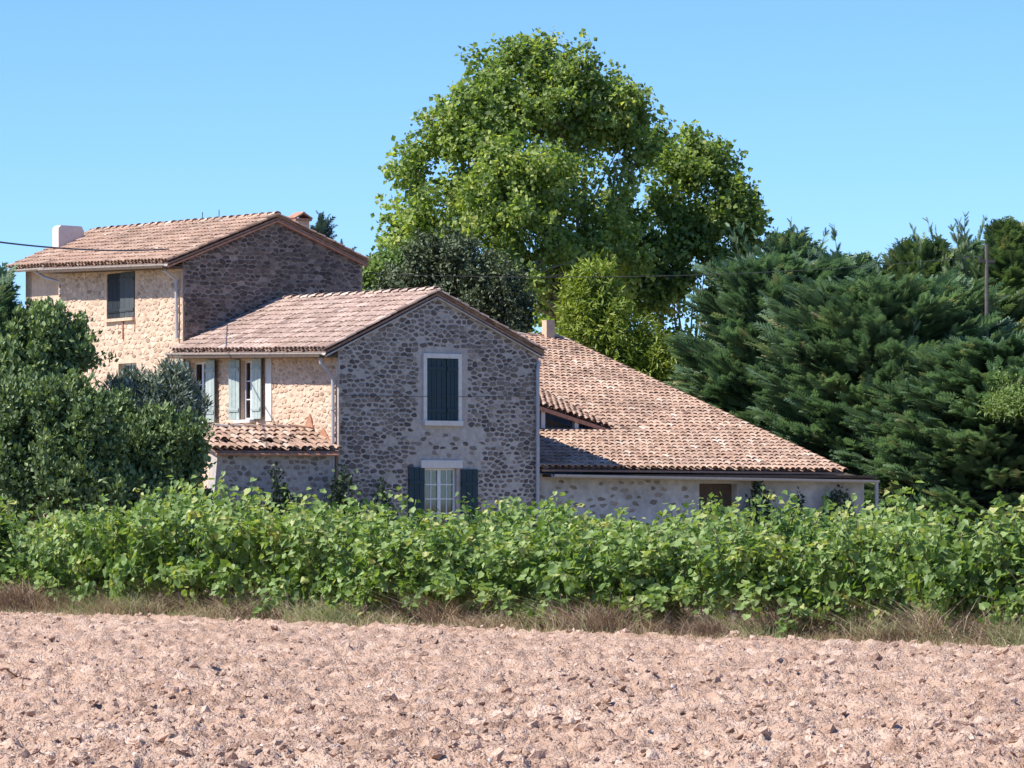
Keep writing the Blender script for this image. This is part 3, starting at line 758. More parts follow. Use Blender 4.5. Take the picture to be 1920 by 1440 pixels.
# ================================================================== RIGHT BARN
barn = empty('low_tiled_barn', P(11, 6.5), 'long low barn at right with a huge sweeping terracotta roof running down to a gutter', 'barn')
EU = 15.4; PR = 13.2
RZr = 6.16; RZl = 6.5; UX = 10.4; EV = 2.27
bw = wall('barn_wall', P(5.86, .35), g, -p, [(0, -.3), (10.55, -.3), (10.55, 2.02), (0, 2.2)], [(7.1 - .0 + .2 - 2.15, 8.5 - 2.15, 0, 1.95)], .4, 'plaster_grey', barn)
cells = stone_cells([(0.1, -.3), (4.9, -.3), (4.9, 2.05), (.1, 2.15)], [], .3, .19, rnd, skip=.45, shrink=(.4, .75))
add_stones(bw, [(c, P(5.86, .35), g, -p) for c in cells], 'stone_gable', 120, rnd, lambda c: min(1, max(0, rnd.gauss(.8, .15))), proud=(.003, .01))
wall('barn_end_wall', P(16.38, .352), p, g, [(0, -.3), (PR, -.3), (PR, RZr - .35), (0, 2.0)], [], .35, 'plaster_grey', barn)
wall('barn_back_wall', P(16.38, PR + .3), -g, p, [(0, -.3), (10.5, -.3), (10.5, RZl - .45), (0, RZr - .4)], [], .35, 'plaster_grey', barn)
dk = MB(); dk.box(P(11.8, .62, .98), g, Z, -p, .8, .98, .04); dk.build('barn_door', 'wood_dark', barn)
ztop = EV + (RZr - EV) * 3.5 / PR
mid = lambda r: EV + (RZr - EV) * r / PR
patches = [
    (P(5.86, -.1, EV + .02), P(UX, -.1, EV), P(5.86, 3.55, ztop), P(UX, 3.55, ztop), dict(tone_bias=.06)),
    (P(UX + .02, -.1, EV), P(EU, -.1, EV - .03), P(UX + .02, 3.55, ztop), P(EU, 3.55, mid(3.55)), dict(tone_bias=.04)),
    (P(5.86, 3.45, ztop + 1.25), P(UX, 3.5, ztop + .07), P(5.86, PR, RZl), P(UX, PR, RZl - .15), {}),
    (P(UX + .02, 3.57, ztop), P(EU, 3.57, mid(3.57)), P(UX + .02, PR, RZl - .15), P(EU, PR, RZr), {}),
]
make_roof(barn, patches, 'tile', 300, rnd, [(P(5.9, PR, RZl + .05), P(EU, PR, RZr + .05))], lambda v: v.y)
q = MB(); q.box(P(10.6, PR + 2.6, 5.3), g, (p - Z * .35).normalized(), g.cross((p - Z * .35).normalized()), 4.8, 2.75, .04); q.build('rear_roof_slope', 'deck', barn)
# timber and infill of the dark gap under the raised roof edge
q = MB(); q.add([P(5.9, 3.75, ztop - .2), P(9.9, 3.75, ztop - .2), P(9.9, 3.75, ztop), P(5.9, 3.75, ztop + 1.0), P(5.9, 3.8, ztop - .2), P(9.9, 3.8, ztop - .2), P(9.9, 3.8, ztop), P(5.9, 3.8, ztop + 1.0)],
      [(0, 1, 2, 3), (7, 6, 5, 4), (0, 4, 5, 1), (1, 5, 6, 2), (2, 6, 7, 3), (3, 7, 4, 0)]); q.build('gap_back_board', 'wood_dark', barn)
for uu, zh in ((6.75, .9), (7.9, .62), (8.25, .55), (9.3, .28)):
    q = MB(); q.box(P(uu, 3.55, ztop + zh / 2), g, Z, p, .06, zh / 2, .06); q.build('roof_post', 'plaster_white' if uu > 8 else 'wood_dark', barn)
q = MB(); q.box(P(7.1, 3.62, ztop + .28), g, Z, p, .85, .27, .05); q.build('gap_infill', 'stone_cream', barn)
A = P(5.86, 3.40, ztop + 1.2); B = P(UX, 3.46, ztop + .02); q = MB(); q.box((A + B) / 2, (B - A).normalized(), p, (B - A).normalized().cross(p), (B - A).length / 2, .03, .05); q.build('eaves_board', 'redwood', barn)
gutter('gutter', P(6.1, -.2, EV - .1), P(16.45, -.2, EV - .22), barn, 'pipe', .08)
q = MB(); q.box(P(11.3, .1, EV - .13), g, p, Z, 5.15, .27, .035); q.build('eaves_soffit', 'wood_dark', barn)
q = MB(); q.box(P(15.95, 1.4, EV - .04), g, (p + Z * .12).normalized(), Z, .5, 1.4, .03); q.build('end_canopy', 'wood_dark', barn)
pipe([P(16.4, -.2, EV - .28), P(16.38, .22, EV - .5) if False else P(16.4, -.2, EV - .5), P(16.4, -.2, 0)], .05, barn)
cpos = P(EU - .62, PR - .1, 0)
chimney(cpos, .14, .12, 5.9, 6.76, 'mortar_cream', barn, False)

# ================================================================== vegetation helpers
def scatter(tmplV, tmplF, C, Y, Nn, S, T):
    """oriented copies of a template: Y = template y axis, Nn = approx normal"""
    Y = Y / np.linalg.norm(Y, axis=1, keepdims=True)
    X = np.cross(Y, Nn); X /= (np.linalg.norm(X, axis=1, keepdims=True) + 1e-9); Zz = np.cross(X, Y)
    tv = np.asarray(tmplV, float)
    V = C[:, None, :] + S[:, None, None] * (tv[None, :, 0:1] * X[:, None, :] + tv[None, :, 1:2] * Y[:, None, :] + tv[None, :, 2:3] * Zz[:, None, :])
    n = len(C); k = len(tv)
    Fs = [(np.asarray(f)[None] + (np.arange(n) * k)[:, None, None]).reshape(-1, np.asarray(f).shape[1]) for f in tmplF]
    return V.reshape(-1, 3), Fs, np.repeat(T, k)
# lobed leaf with a fold along the midrib
VINE_V = [(0, 0, 0), (.34, -.12, .07), (.5, .3, .12), (.3, .5, .06), (.12, .9, .0), (-.26, .6, .07), (-.5, .32, .12), (-.34, -.12, .06), (0, .45, -.03)]
VINE_F = [[(8, 0, 1), (8, 1, 2), (8, 2, 3), (8, 3, 4), (8, 4, 5), (8, 5, 6), (8, 6, 7), (8, 7, 0)]]
LEAF_V = [(0, 0, 0), (.34, .35, .08), (0, 1, -.05), (-.34, .35, .08), (0, .45, -.02)]
LEAF_F = [[(0, 1, 4), (1, 2, 4), (2, 3, 4), (3, 0, 4)]]
PLANE_V = [(0, 0, 0), (.5, .38, .13), (0, .95, -.04), (-.5, .38, .13)]
SMALL_V = [(0, 0, 0), (.33, .42, .1), (0, 1, -.04), (-.33, .42, .1)]
FOLD_F = [[(0, 1, 2), (0, 2, 3)]]
LANCE_V = [(0, 0, 0), (.13, .4, .02), (0, 1, -.08), (-.13, .4, .02)]
LANCE_F = [[(0, 1, 2, 3)]]
def spray_tmpl():
    V = []; Ff = []
    def tri(a, b, wd, z=0.0):
        a = Vector(a); b = Vector(b); d = (b - a); s_ = Vector((-d.y, d.x, 0)).normalized() * wd
        k = len(V); m_ = a.lerp(b, .4)
        V.extend([tuple(a + s_ * 1.3), tuple(b), tuple(a - s_ * 1.3)]); Ff.append((k, k + 1, k + 2))
    tri((0, 0, 0), (0, 1, -.10), .05)
    for i, y in enumerate((.12, .28, .44, .60, .76)):
        l = .40 * (1 - y * .75)
        tri((0, y, -.02 * y), (l * .75, y + l * .75, .02 - .08 * y), .05)
        tri((0, y + .06, -.02 * y), (-l * .75, y + .06 + l * .75, .02 - .08 * y), .05)
    return V, [Ff]
SPR_V, SPR_F = spray_tmpl()

def unit(rs, n):
    v = rs.normal(size=(n, 3)); return v / np.linalg.norm(v, axis=1, keepdims=True)

def crown(rs, blobs, n_clump, per, csize, lsize, tmpl, up=.5, inner=.45, tone_mu=.5, tone_sd=.22, droop=0.0, spread=1.0, zmin=None, gaps=None, fuzz=.25, sprig=None, rgaps=0):
    """blobs: (centre, (rx,ry,rz)[, weight]); leaves gathered in clumps near the surfaces of the blobs"""
    wts = np.array([b[1][0] * b[1][2] * (b[2] if len(b) > 2 else 1) for b in blobs]); wts /= wts.sum()
    which = rs.choice(len(blobs), n_clump, p=wts)
    d = unit(rs, n_clump); d[:, 2] = np.where(d[:, 2] < -.5, -d[:, 2], d[:, 2])
    rad = inner + (1 - inner) * rs.rand(n_clump) ** .6 + np.abs(rs.normal(0, fuzz * .12, n_clump))
    cen = np.array([tuple(b[0]) for b in blobs])[which]; rr = np.array([b[1] for b in blobs])[which]
    cc = cen + d * rad[:, None] * rr
    if gaps is not None:
        ok = np.array([not any(((c - np.array(gc)) ** 2 / np.array(gr) ** 2).sum() < 1 for gc, gr in gaps) for c in cc])
        cc = cc[ok]; d = d[ok]; rad = rad[ok]
    if rgaps:
        ps = cc[rs.choice(len(cc), rgaps)] ; pr_ = rs.uniform(.28, .55, (rgaps, 1)) * np.array([[1, 5, .75]])
        ok = np.ones(len(cc), bool)
        for q_, w_ in zip(ps, pr_): ok &= (((cc - q_) / w_) ** 2).sum(1) > 1
        cc = cc[ok]; d = d[ok]; rad = rad[ok]
    n_clump = len(cc)
    ct = np.clip(rs.normal(tone_mu, tone_sd * .7, n_clump), 0, 1)
    cs = csize * rs.uniform(.6, 1.25, n_clump)
    m_ = (per * rs.uniform(.6, 1.4, n_clump)).astype(int); idx = np.repeat(np.arange(n_clump), m_)
    n = len(idx)
    off = unit(rs, n) * (rs.rand(n, 1) ** .45 + np.abs(rs.normal(0, fuzz * .6, (n, 1)))) * cs[idx][:, None] * np.array([1, 1, .75])
    if sprig:
        ax = d * .7 + np.array([0, 0, sprig[1]]) + rs.normal(0, .45, d.shape); ax /= np.linalg.norm(ax, axis=1, keepdims=True)
        tt_ = rs.uniform(-1, 1, (n, 1)); ll = cs[idx][:, None] * sprig[0]
        off = ax[idx] * tt_ * ll + rs.normal(0, 1, (n, 3)) * cs[idx][:, None] * .36 * (1.15 - .75 * np.clip(tt_, 0, 1))
    C = cc[idx] + off * spread
    nn = d[idx] * .45 + off / (cs[idx][:, None] + 1e-6) * .55 + unit(rs, n) * .95 + np.array([0, 0, up])
    Y = unit(rs, n) + off / (cs[idx][:, None] + 1e-6) * .6 + np.array([0, 0, -droop])
    T = np.clip(ct[idx] + rs.normal(0, tone_sd * .8, n), 0, 1)
    S = lsize * rs.uniform(.6, 1.25, n)
    if zmin is not None:
        k = C[:, 2] > zmin; C, Y, nn, S, T = C[k], Y[k], nn[k], S[k], T[k]
    return scatter(*tmpl, C, Y, nn, S, T), cc

def limb(mb, a, b, r0, r1, rs, bend=.12, seg=6, steps=5):
    a = np.array(a, float); b = np.array(b, float); L = np.linalg.norm(b - a); mid_ = (a + b) / 2 + rs.normal(0, bend * L, 3) * [1, 1, .3]
    pts = []
    for k in range(steps + 1):
        t = k / steps; pts.append((1 - t) ** 2 * a + 2 * t * (1 - t) * mid_ + t * t * b)
    mb.tube(pts, [r0 + (r1 - r0) * k / steps for k in range(steps + 1)], seg, tone=rs.rand())

def tree(name, label, cat, base, blobs, bark, leafm, rs, n_clump, per, csize, lsize, tmpl, trunk_r=.25, fork=None, group=None, twigs=40, trunkname='trunk', crownname='crown', **kw):
    base = Vector(base); t = empty(name, base, label, cat, group)
    (V, Fs, T), cc = crown(rs, blobs, n_clump, per, csize, lsize, tmpl, **kw)
    obj(crownname, V, Fs, leafm, t, T, kind='stuff')
    mb = MB(); fork = fork or (base + Z * 1.5)
    limb(mb, base - Z * .2, fork, trunk_r, trunk_r * .8, rs, .03, 10)
    for b in blobs:
        c = np.array(tuple(b[0])); c = np.array(fork) + (c - np.array(fork)) * .9; r0 = trunk_r * .42 * min(1, b[1][0] / 1.3)
        limb(mb, fork, c, r0, r0 * .2, rs, .07)
    for k in rs.choice(len(cc), min(twigs, len(cc)), replace=False):
        c = cc[k]; j = int(np.argmin([np.linalg.norm(c - np.array(tuple(b[0]))) for b in blobs]))
        limb(mb, tuple(blobs[j][0]), c, trunk_r * .2, trunk_r * .05, rs, .08, 5, 4)
    mb.build(trunkname, bark, t, smooth=True)
    return t

def blob(px, py, D, rxp, rzp, ryf=1.0, w=1.0):
    """ellipsoid crown lobe located by photo column/row at distance D; radii in photo pixels at that distance"""
    s = D / F; return (at(px, py, D), (rxp * s, rxp * s * ryf, rzp * s), w)

# ---- the big plane tree(s)
rs = np.random.RandomState(3)
D = 122.0
blobs = [blob(1000, 195, D, 115, 95), blob(900, 265, D - 1, 103, 92), blob(1100, 240, D + 1, 100, 95), blob(855, 395, D - 1, 108, 100, .9),
         blob(960, 380, D - 2.5, 120, 120), blob(1080, 380, D, 110, 100, 1, .8), blob(815, 500, D - 1, 85, 65, .9, .8), blob(990, 520, D - 2, 130, 90, 1, .8), blob(1110, 500, D, 100, 90, 1, .8),
         blob(1175, 235, D + 1, 42, 48, 1, .8), blob(1190, 310, D + 1, 45, 50, 1, .6), blob(790, 340, D - 1, 48, 65, 1, .7), blob(1010, 120, D, 60, 34, 1, 1), blob(910, 165, D, 36, 36, 1, .8)]
blobs += [blob(x_, y_, D, a_, b_, 1, .5) for x_, y_, a_, b_ in ((985, 90, 10, 18), (945, 115, 14, 18), (885, 125, 12, 18), (1100, 115, 16, 18), (1175, 185, 14, 16), (805, 220, 14, 18), (752, 395, 26, 24), (745, 470, 24, 28), (765, 430, 34, 40), (760, 330, 18, 24))]
gp = [(at(1130, 300, D)[:], (.6, 9, .5)), (at(1045, 268, D)[:], (.5, 9, .4)), (at(1215, 340, D)[:], (.5, 9, .7)), (at(990, 300, D)[:], (.7, 9, .3)), (at(870, 420, D)[:], (.4, 9, .3)), (at(1180, 380, D)[:], (.5, 9, .4))]
tree('plane_tree', 'huge rounded bright green plane tree towering behind the houses', 'tree', at(1066, 1015, D) * 1, blobs, 'bark_plane', 'leaf_plane', rs, 2500, 46, .42, .165,
     (PLANE_V, FOLD_F), trunk_r=.3, fork=at(1062, 600, D), twigs=220, up=.45, inner=.3, gaps=gp, tone_mu=.55, tone_sd=.32, fuzz=.35, sprig=(1.35, .5), rgaps=70)
D2 = 126.0
blobs = [blob(1185, 440, D2, 65, 70), blob(1175, 540, D2, 80, 70), blob(1390, 450, D2, 38, 60, 1, 1.1), blob(1350, 550, D2, 80, 60, 1, .8), blob(1090, 580, D2, 90, 50), blob(1318, 310, D2, 54, 60), blob(1356, 400, D2, 64, 66), blob(1260, 470, D2, 85, 70, 1, .9), blob(1300, 400, D2, 55, 50, 1, .6), blob(1350, 500, D2, 55, 55), blob(1230, 290, D2 + 2, 26, 42, 1, .8), blob(1220, 570, D2, 75, 55, 1, .8), blob(1040, 590, D2, 70, 45)]
blobs += [blob(1290, 640, D2, 60, 50, 1, .6), blob(1235, 400, D2, 50, 60, 1, .8), blob(1270, 330, D2, 35, 45, 1, .7), blob(1330, 285, D2, 34, 30, 1, .7), blob(1270, 560, D2, 70, 60, 1, .8)]
gp2 = [(at(1290, 385, D2)[:], (.5, 9, .3)), (at(1295, 590, D2)[:], (.5, 9, .35)), (at(1270, 615, D2)[:], (.4, 9, .3)), (at(1310, 630, D2)[:], (.4, 9, .3)), (at(1250, 340, D2)[:], (.3, 9, .5))]
tree('plane_tree', 'darker, more open plane tree joined to the right flank of the huge one', 'tree', at(1290, 1015, D2) * 1, blobs, 'bark_plane', 'leaf_plane', rs, 1650, 44, .40, .165,
     (PLANE_V, FOLD_F), trunk_r=.13, fork=at(1288, 740, D2), twigs=150, up=.35, inner=.2, gaps=gp2, tone_mu=.4, tone_sd=.3, fuzz=.35, sprig=(1.35, .5), rgaps=40)
# ---- holm oak behind the middle roof, fresh shrub beside it, bamboo
D = 113
tree('holm_oak', 'grey-green evergreen oak rising just behind the ridge of the middle house', 'tree', at(880, 1030, D) * 1,
     [blob(905, 560, D, 85, 75), blob(850, 540, D, 60, 55, 1, .8), blob(850, 492, D, 55, 45, 1, .8), blob(800, 500, D, 40, 40, 1, .8), blob(930, 610, D, 65, 60), blob(780, 560, D + 1, 70, 50)],
     'bark', 'leaf_holm', rs, 420, 80, .30, .12, (SMALL_V, FOLD_F), trunk_r=.2, fork=at(890, 700, D), up=.4, tone_mu=.5, sprig=(1.3, .6), fuzz=.3)
tree('leafy_shrub', 'light green leafy shrub peeping over the roof right beside the dark farmhouse gable', 'shrub', at(740, 1030, D + 3) * 1,
     [blob(730, 515, D + 3, 48, 38), blob(760, 560, D + 3, 60, 50), blob(710, 560, D + 3, 40, 60)], 'bark', 'leaf_light', rs, 170, 60, .36, .16, (SMALL_V, FOLD_F), trunk_r=.12, tone_mu=.45)
D = 117
tree('bamboo_clump', 'tall yellow-green bamboo clump rising right of the slim barn chimney', 'bamboo', at(1120, 1030, D) * 1,
     [blob(1112, 550, D, 26, 40), blob(1105, 590, D, 40, 55), blob(1130, 630, D, 60, 55), blob(1090, 630, D, 30, 55)], 'bark', 'leaf_bamboo', rs, 190, 70, .4, .24, (LANCE_V, LANCE_F), trunk_r=.08, up=.1, droop=.6, tone_mu=.5, sprig=(1.6, 1.2))
tree('bamboo_clump', 'lower yellow-green bamboo clump along the barn roof edge next to the cypresses', 'bamboo', at(1220, 1030, D) * 1,
     [blob(1200, 670, D, 45, 45), blob(1250, 700, D, 60, 40), blob(1310, 715, D, 50, 35), blob(1180, 690, D, 50, 30)], 'bark', 'leaf_bamboo', rs, 190, 70, .38, .24, (LANCE_V, LANCE_F), trunk_r=.08, up=.1, droop=.6, tone_mu=.45, sprig=(1.6, 1.2))

# ---- conifers
def conifer(name, label, cat, bx, D, top, bot, radp, rs, nb=130, mat_='leaf_conifer', rise=.55, group=None, skew=0.0, prof=None, spl=.62, per=34, lean=0.0, leaders=8):
    """axis at photo column bx, distance D; top/bot rows; radp = radius in photo px"""
    s = D / F; base = at(bx, HY + EYE / s, D); base.z = 0
    ztop = at(bx, top, D).z - .45; zbot = at(bx, bot, D).z; Rm = radp * s
    t = empty(name, base, label, cat, group)
    prof = prof or (lambda h: (1 - h) ** .75 * (.75 + .25 * min(1, h * 6)))
    mb = MB(); tip = base + Z * ztop + Vector((lean * s, 0, 0))
    mb.tube([base - Z * .2, base.lerp(tip, .3), base.lerp(tip, .7), tip], [.22, .17, .09, .015], 8)
    C = []; Y = []; Nn = []; S = []; T = []
    for k in range(nb):
        h = (k + rs.rand()) / nb; h = h ** 1.05
        z = zbot + (ztop - zbot) * h; a = rs.rand() * 2 * math.pi
        o2 = np.array(tuple(base.lerp(tip, (z) / ztop)));
        r_ = Rm * prof(h) * rs.uniform(.72, 1.08) * (1 + skew * math.cos(a))
        rise_ = rise * rs.uniform(.6, 1.4) * (.6 + .8 * h)
        dv = np.array([math.cos(a), math.sin(a), rise_]); 
        end = o2 + dv * r_ * np.array([1, 1, 1]); end[2] = min(end[2], ztop - .2 + rs.rand() * .3)
        L = np.linalg.norm(end - o2)
        if L < .15: continue
        mb.tube([o2, (o2 + end) / 2 - [0, 0, .05 * L], end], [.045, .03, .01], 4, cap=False)
        m_ = int(per * .86 * (.5 + L / Rm)); tt = .35 + .68 * rs.rand(m_) ** .8
        dh = (end - o2) / L; side = np.cross(dh, [0, 0, 1]); side /= np.linalg.norm(side) + 1e-9
        wd = .30 * L * (1.15 - tt) + .12
        sg = rs.uniform(-1, 1, m_)
        cpt = o2 + dh * (tt * L)[:, None] + side * (sg * wd)[:, None] + np.array([0, 0, 1]) * (-np.abs(sg) * wd * .25 - .05 * L * 4 * tt * (1 - tt) + rs.normal(0, .06, m_))[:, None]
        yy = dh + side * (sg * .55)[:, None] + rs.normal(0, .16, (m_, 3)) + np.array([0, 0, .12])
        bt = rs.normal(.5, .16)
        C.append(cpt); Y.append(yy); Nn.append(np.array([0, 0, 1]) + rs.normal(0, .35, (m_, 3)) + side * (sg * .4)[:, None]); S.append(spl * rs.uniform(.6, 1.25, m_)); T.append(np.clip(bt + rs.normal(0, .14, m_) + (rs.rand(m_) < .02) * .5, 0, 1))
    # side leaders: spiky shoots rising from the crown
    for k in range(leaders):
        a = rs.rand() * 6.28; rr_ = Rm * rs.uniform(.25, .85); b0 = np.array(tuple(tip)) + [math.cos(a) * rr_, math.sin(a) * rr_, -rr_ * rs.uniform(.5, .9) - .6]
        dv = np.array([math.cos(a) * .35, math.sin(a) * .35, 1.0]); L = rs.uniform(.9, 2.1); m_ = 22; tt = rs.rand(m_)
        mb.tube([b0, b0 + dv * L], [.02, .006], 4, cap=False)
        C.append(b0 + dv * L * tt[:, None]); Y.append(dv + unit(rs, m_) * .7); Nn.append(unit(rs, m_)); S.append(spl * .75 * (1.1 - .6 * tt)); T.append(np.clip(rs.normal(.5, .15, m_), 0, 1))
    # leader
    m_ = 26; tt = rs.rand(m_); a = rs.rand(m_) * 6.28
    C.append(np.array(tuple(tip)) - np.array([0, 0, 1]) * (tt * .9)[:, None]); Y.append(np.stack([np.cos(a) * .8 * tt, np.sin(a) * .8 * tt, np.ones(m_)], 1)); Nn.append(unit(rs, m_)); S.append(spl * (.5 + .5 * tt)); T.append(np.full(m_, .5))
    V, Fs, Tt = scatter(SPR_V, SPR_F, np.concatenate(C), np.concatenate(Y), np.concatenate(Nn), np.concatenate(S), np.concatenate(T))
    obj('foliage', V, Fs, mat_, t, Tt, kind='stuff'); mb.build('trunk', 'bark', t, smooth=True)
    return t
rs = np.random.RandomState(8)
rnd_prof = lambda h: (1 - h ** 3.4) ** .6 * (.8 + .2 * min(1, h * 5))
G = 'cypresses right of the barn'
conifer('cypress_tree', 'broad dark cypress leaning over the barn roof, leftmost of the tall screen', 'cypress', 1470, 113, 478, 860, 190, rs, 330, rise=.42, group=G, prof=rnd_prof, per=48)
conifer('cypress_tree', 'pointed cypress with a small candle-like tip just right of the plane trees', 'cypress', 1480, 117, 432, 700, 95, rs, 110, rise=.7, group=G)
conifer('cypress_tree', 'widest cypress, mid-screen, spreading over the lower end of the barn roof', 'cypress', 1665, 109, 515, 930, 230, rs, 430, rise=.36, group=G, prof=rnd_prof, per=50)
conifer('cypress_tree', 'cypress behind the widest one with two slanting tips against the sky', 'cypress', 1690, 115, 446, 800, 135, rs, 190, rise=.9, group=G, lean=45, per=36, mat_='leaf_conifer_warm')
conifer('cypress_tree', 'bluish cypress tip standing left of the bare pole', 'cypress', 1802, 119, 430, 760, 95, rs, 120, rise=.3, group=G, per=34)
conifer('cypress_tree', 'tallest cypress at the right edge, just behind the bare pole', 'cypress', 1895, 114, 402, 900, 150, rs, 300, rise=.5, group=G, per=44, mat_='leaf_conifer_warm')
conifer('cypress_tree', 'dark low-branched cypress filling the right edge behind the vines', 'cypress', 1880, 105, 620, 1010, 210, rs, 330, rise=.25, group=G, prof=rnd_prof, per=46)
conifer('cypress_tree', 'shaded squat cypress at the lower end of the barn gutter', 'cypress', 1745, 106, 700, 1010, 150, rs, 220, rise=.25, group=G, prof=rnd_prof, per=46)
conifer('cypress_tree', 'slanting-topped cypress left of the slanting tips', 'cypress', 1590, 115, 476, 760, 135, rs, 190, rise=.8, group=G, per=36)
conifer('cypress_tree', 'feathery green cypress directly below the bare pole', 'cypress', 1800, 112, 545, 900, 140, rs, 240, rise=.55, group=G, prof=rnd_prof, per=44, mat_='leaf_conifer_warm')
tree('leafy_shrub', 'pale yellow-green shrub lit against the dark cypresses at the right edge', 'shrub', at(1890, 1040, 105) * 1,
     [blob(1905, 765, 101.6, 55, 26), blob(1885, 720, 101.6, 22, 20, 1, .6)], 'bark', 'leaf_light', rs, 60, 50, .26, .15, (LANCE_V, LANCE_F), trunk_r=.02, tone_mu=.6, fuzz=.6, fork=at(1890, 800, 104.5))
conifer('cedar_tree', 'thin blue-green cedar top showing behind the red-capped chimney', 'cedar', 600, 135, 388, 700, 42, rs, 90, mat_='leaf_cedar', rise=.9, per=12, leaders=1, spl=.55)
conifer('cedar_tree', 'lower blue-green cedar top behind the sloping farmhouse verge', 'cedar', 640, 138, 436, 700, 40, rs, 70, mat_='leaf_cedar', rise=.7, per=12, leaders=1, spl=.55)
conifer('cypress_tree', 'dark cypress tip cut by the left edge of the picture', 'cypress', -12, 88, 462, 800, 31, rs, 90, rise=.9, per=26, leaders=0)

# ---- shrubs in front of the left farmhouse
rs = np.random.RandomState(21)
D = 86
tree('laurel_shrub', 'tall rounded green shrub in front of the left farmhouse wall', 'shrub', at(70, 1066, D + 2) * 1,
     [blob(85, 640, D + 2, 60, 48), blob(25, 655, D + 2, 52, 55), blob(135, 668, D + 2, 42, 32), blob(50, 740, D + 2, 90, 80), blob(-45, 670, D + 2, 45, 45)], 'bark', 'leaf_shrub', rs, 440, 72, .27, .14, (SMALL_V, FOLD_F), trunk_r=.12, up=.3, tone_mu=.55, tone_sd=.3, droop=-.9, fuzz=.6, sprig=(1.3, 1.1))
tree('laurel_shrub', 'wide dark green shrub bulging at the left edge above the vines', 'shrub', at(60, 1075, D - 3) * 1,
     [blob(50, 800, D - 3, 85, 70), blob(140, 840, D - 3, 80, 75), blob(-20, 820, D - 3, 80, 90), blob(60, 930, D - 3, 150, 110), blob(200, 960, D - 3, 90, 80), blob(-30, 980, D - 3, 100, 70), blob(120, 770, D - 3, 60, 45)], 'bark', 'leaf_shrub', rs, 640, 70, .28, .135, (SMALL_V, FOLD_F), trunk_r=.12, up=.3, tone_mu=.45, tone_sd=.28, droop=-.9, fuzz=.6, sprig=(1.3, 1.1))
tree('laurel_shrub', 'dense green shrub whose side hangs over the left end of the annex roof', 'shrub', at(290, 1075, D - 1) * 1,
     [blob(280, 845, D - 1, 85, 60), blob(335, 855, D - 1, 52, 58), blob(230, 870, D - 1, 80, 70), blob(285, 950, D - 1, 100, 90), blob(200, 810, D - 1, 55, 50)], 'bark', 'leaf_shrub', rs, 600, 70, .27, .13, (SMALL_V, FOLD_F), trunk_r=.1, up=.3, tone_mu=.4, tone_sd=.28, droop=-.9, fuzz=.5, sprig=(1.3, 1.1))
tree('olive_tree', 'silvery grey-green olive between the farmhouse and the first pale shutter', 'olive tree', at(310, 1070, D + 3) * 1,
     [blob(285, 775, D + 3, 62, 45), blob(328, 745, D + 3, 26, 40), blob(350, 800, D + 3, 30, 40), blob(240, 765, D + 3, 42, 40)], 'bark', 'leaf_olive', rs, 260, 70, .3, .18, (LANCE_V, LANCE_F), trunk_r=.1, up=.3, tone_mu=.5, droop=-.8, fuzz=.4, sprig=(1.3, 1.0))
# ---- small plants at the foot of the walls
def wall_plant(label, u, r, h, wd, n, name='wall_creeper', mname='leaf_ivy', cat='creeper'):
    base = P(u, r, 0); t = empty(name, base, label, cat); mb = MB(); Cs = []
    for k in range(n):
        x = rs.normal(0, wd * .45); top = (h + .3) * rs.uniform(.5, 1) * (1 - abs(x) / (wd * 2.2))
        e = base + g * (x * 1.15) - p * rs.uniform(.02, .2) + Z * top; s_ = base + g * x - p * .05
        mb.tube([s_, s_.lerp(e, .5) + g * rs.normal(0, .04), e], [.012, .008, .003], 4, cap=False)
        m_ = 60; tt = rs.rand(m_) ** .8
        Cs.append(np.array(tuple(s_)) + (np.array(tuple(e)) - np.array(tuple(s_))) * tt[:, None] + rs.normal(0, .06, (m_, 3)))
    C = np.concatenate(Cs); n_ = len(C)
    V, Fs, T = scatter(LEAF_V, LEAF_F, C, unit(rs, n_) + [0, 0, .5], unit(rs, n_) + np.array(tuple(-p)) * .8, .12 * rs.uniform(.6, 1.2, n_), rs.rand(n_))
    obj('foliage', V, Fs, mname, t, T, kind='stuff'); mb.build('stems', 'bark', t)
wall_plant('dark upright shoots in front of the annex wall', -2.0, -.5, 2.15, .8, 36)
wall_plant('dark creeper bunched round the downpipe at the near house corner', -.15, -.35, 2.35, .45, 34)
wall_plant('low dark plant at the gable foot left of the open door shutter', 1.0, -.3, 2.0, .3, 18)
wall_plant('thin dark creeper climbing the barn wall beside its dark door', 12.6, .0, 2.0, .45, 26)
wall_plant('brownish creeper at the right end of the barn wall by the corner pipe', 15.3, .1, 1.95, .5, 26)
wall_plant('small dark shoots on the plain part of the barn wall', 14.0, .1, 1.75, .3, 12)

# ================================================================== poles and wires
pl = empty('utility_pole', Vector((at(1850, 600, 106.5).x, 106.5, 0)), 'thin grey utility pole standing among the cypresses at right', 'pole')
q = MB(); b_ = Vector((at(1850, 600, 106.5).x, 106.5, 0)); q.tube([b_ - Z * .3, b_ + Z * at(1850, 458, 106.5).z], [.07, .05], 8); q.build('post', 'pole', pl)
q = MB(); tp = b_ + Z * (at(1850, 490, 106.5).z); q.box(tp, Vector((1, 0, 0)), Vector((0, 1, 0)), Z, .22, .04, .04); q.tube([tp + Vector((-.18, 0, 0)), tp + Vector((-.18, 0, .14))], .03, 6); q.build('insulator_bracket', 'iron', pl)
def wire(name, label, pts, r, sag=0.0, n=24):
    mb = MB(); A, B = Vector(pts[0]), Vector(pts[1]); q_ = []
    for k in range(n + 1):
        t = k / n; v = A.lerp(B, t); v.z -= sag * 4 * t * (1 - t); q_.append(v)
    mb.tube(q_, r, 5); mb.build(name, 'cable', None, label=label, cat='cable')
wire('overhead_cable', 'dark cable crossing the sky from the left edge to the farmhouse corner', [at(-330, 395, 62), Q(-.45, -.05, za(345, 468))], .018, sag=.25)
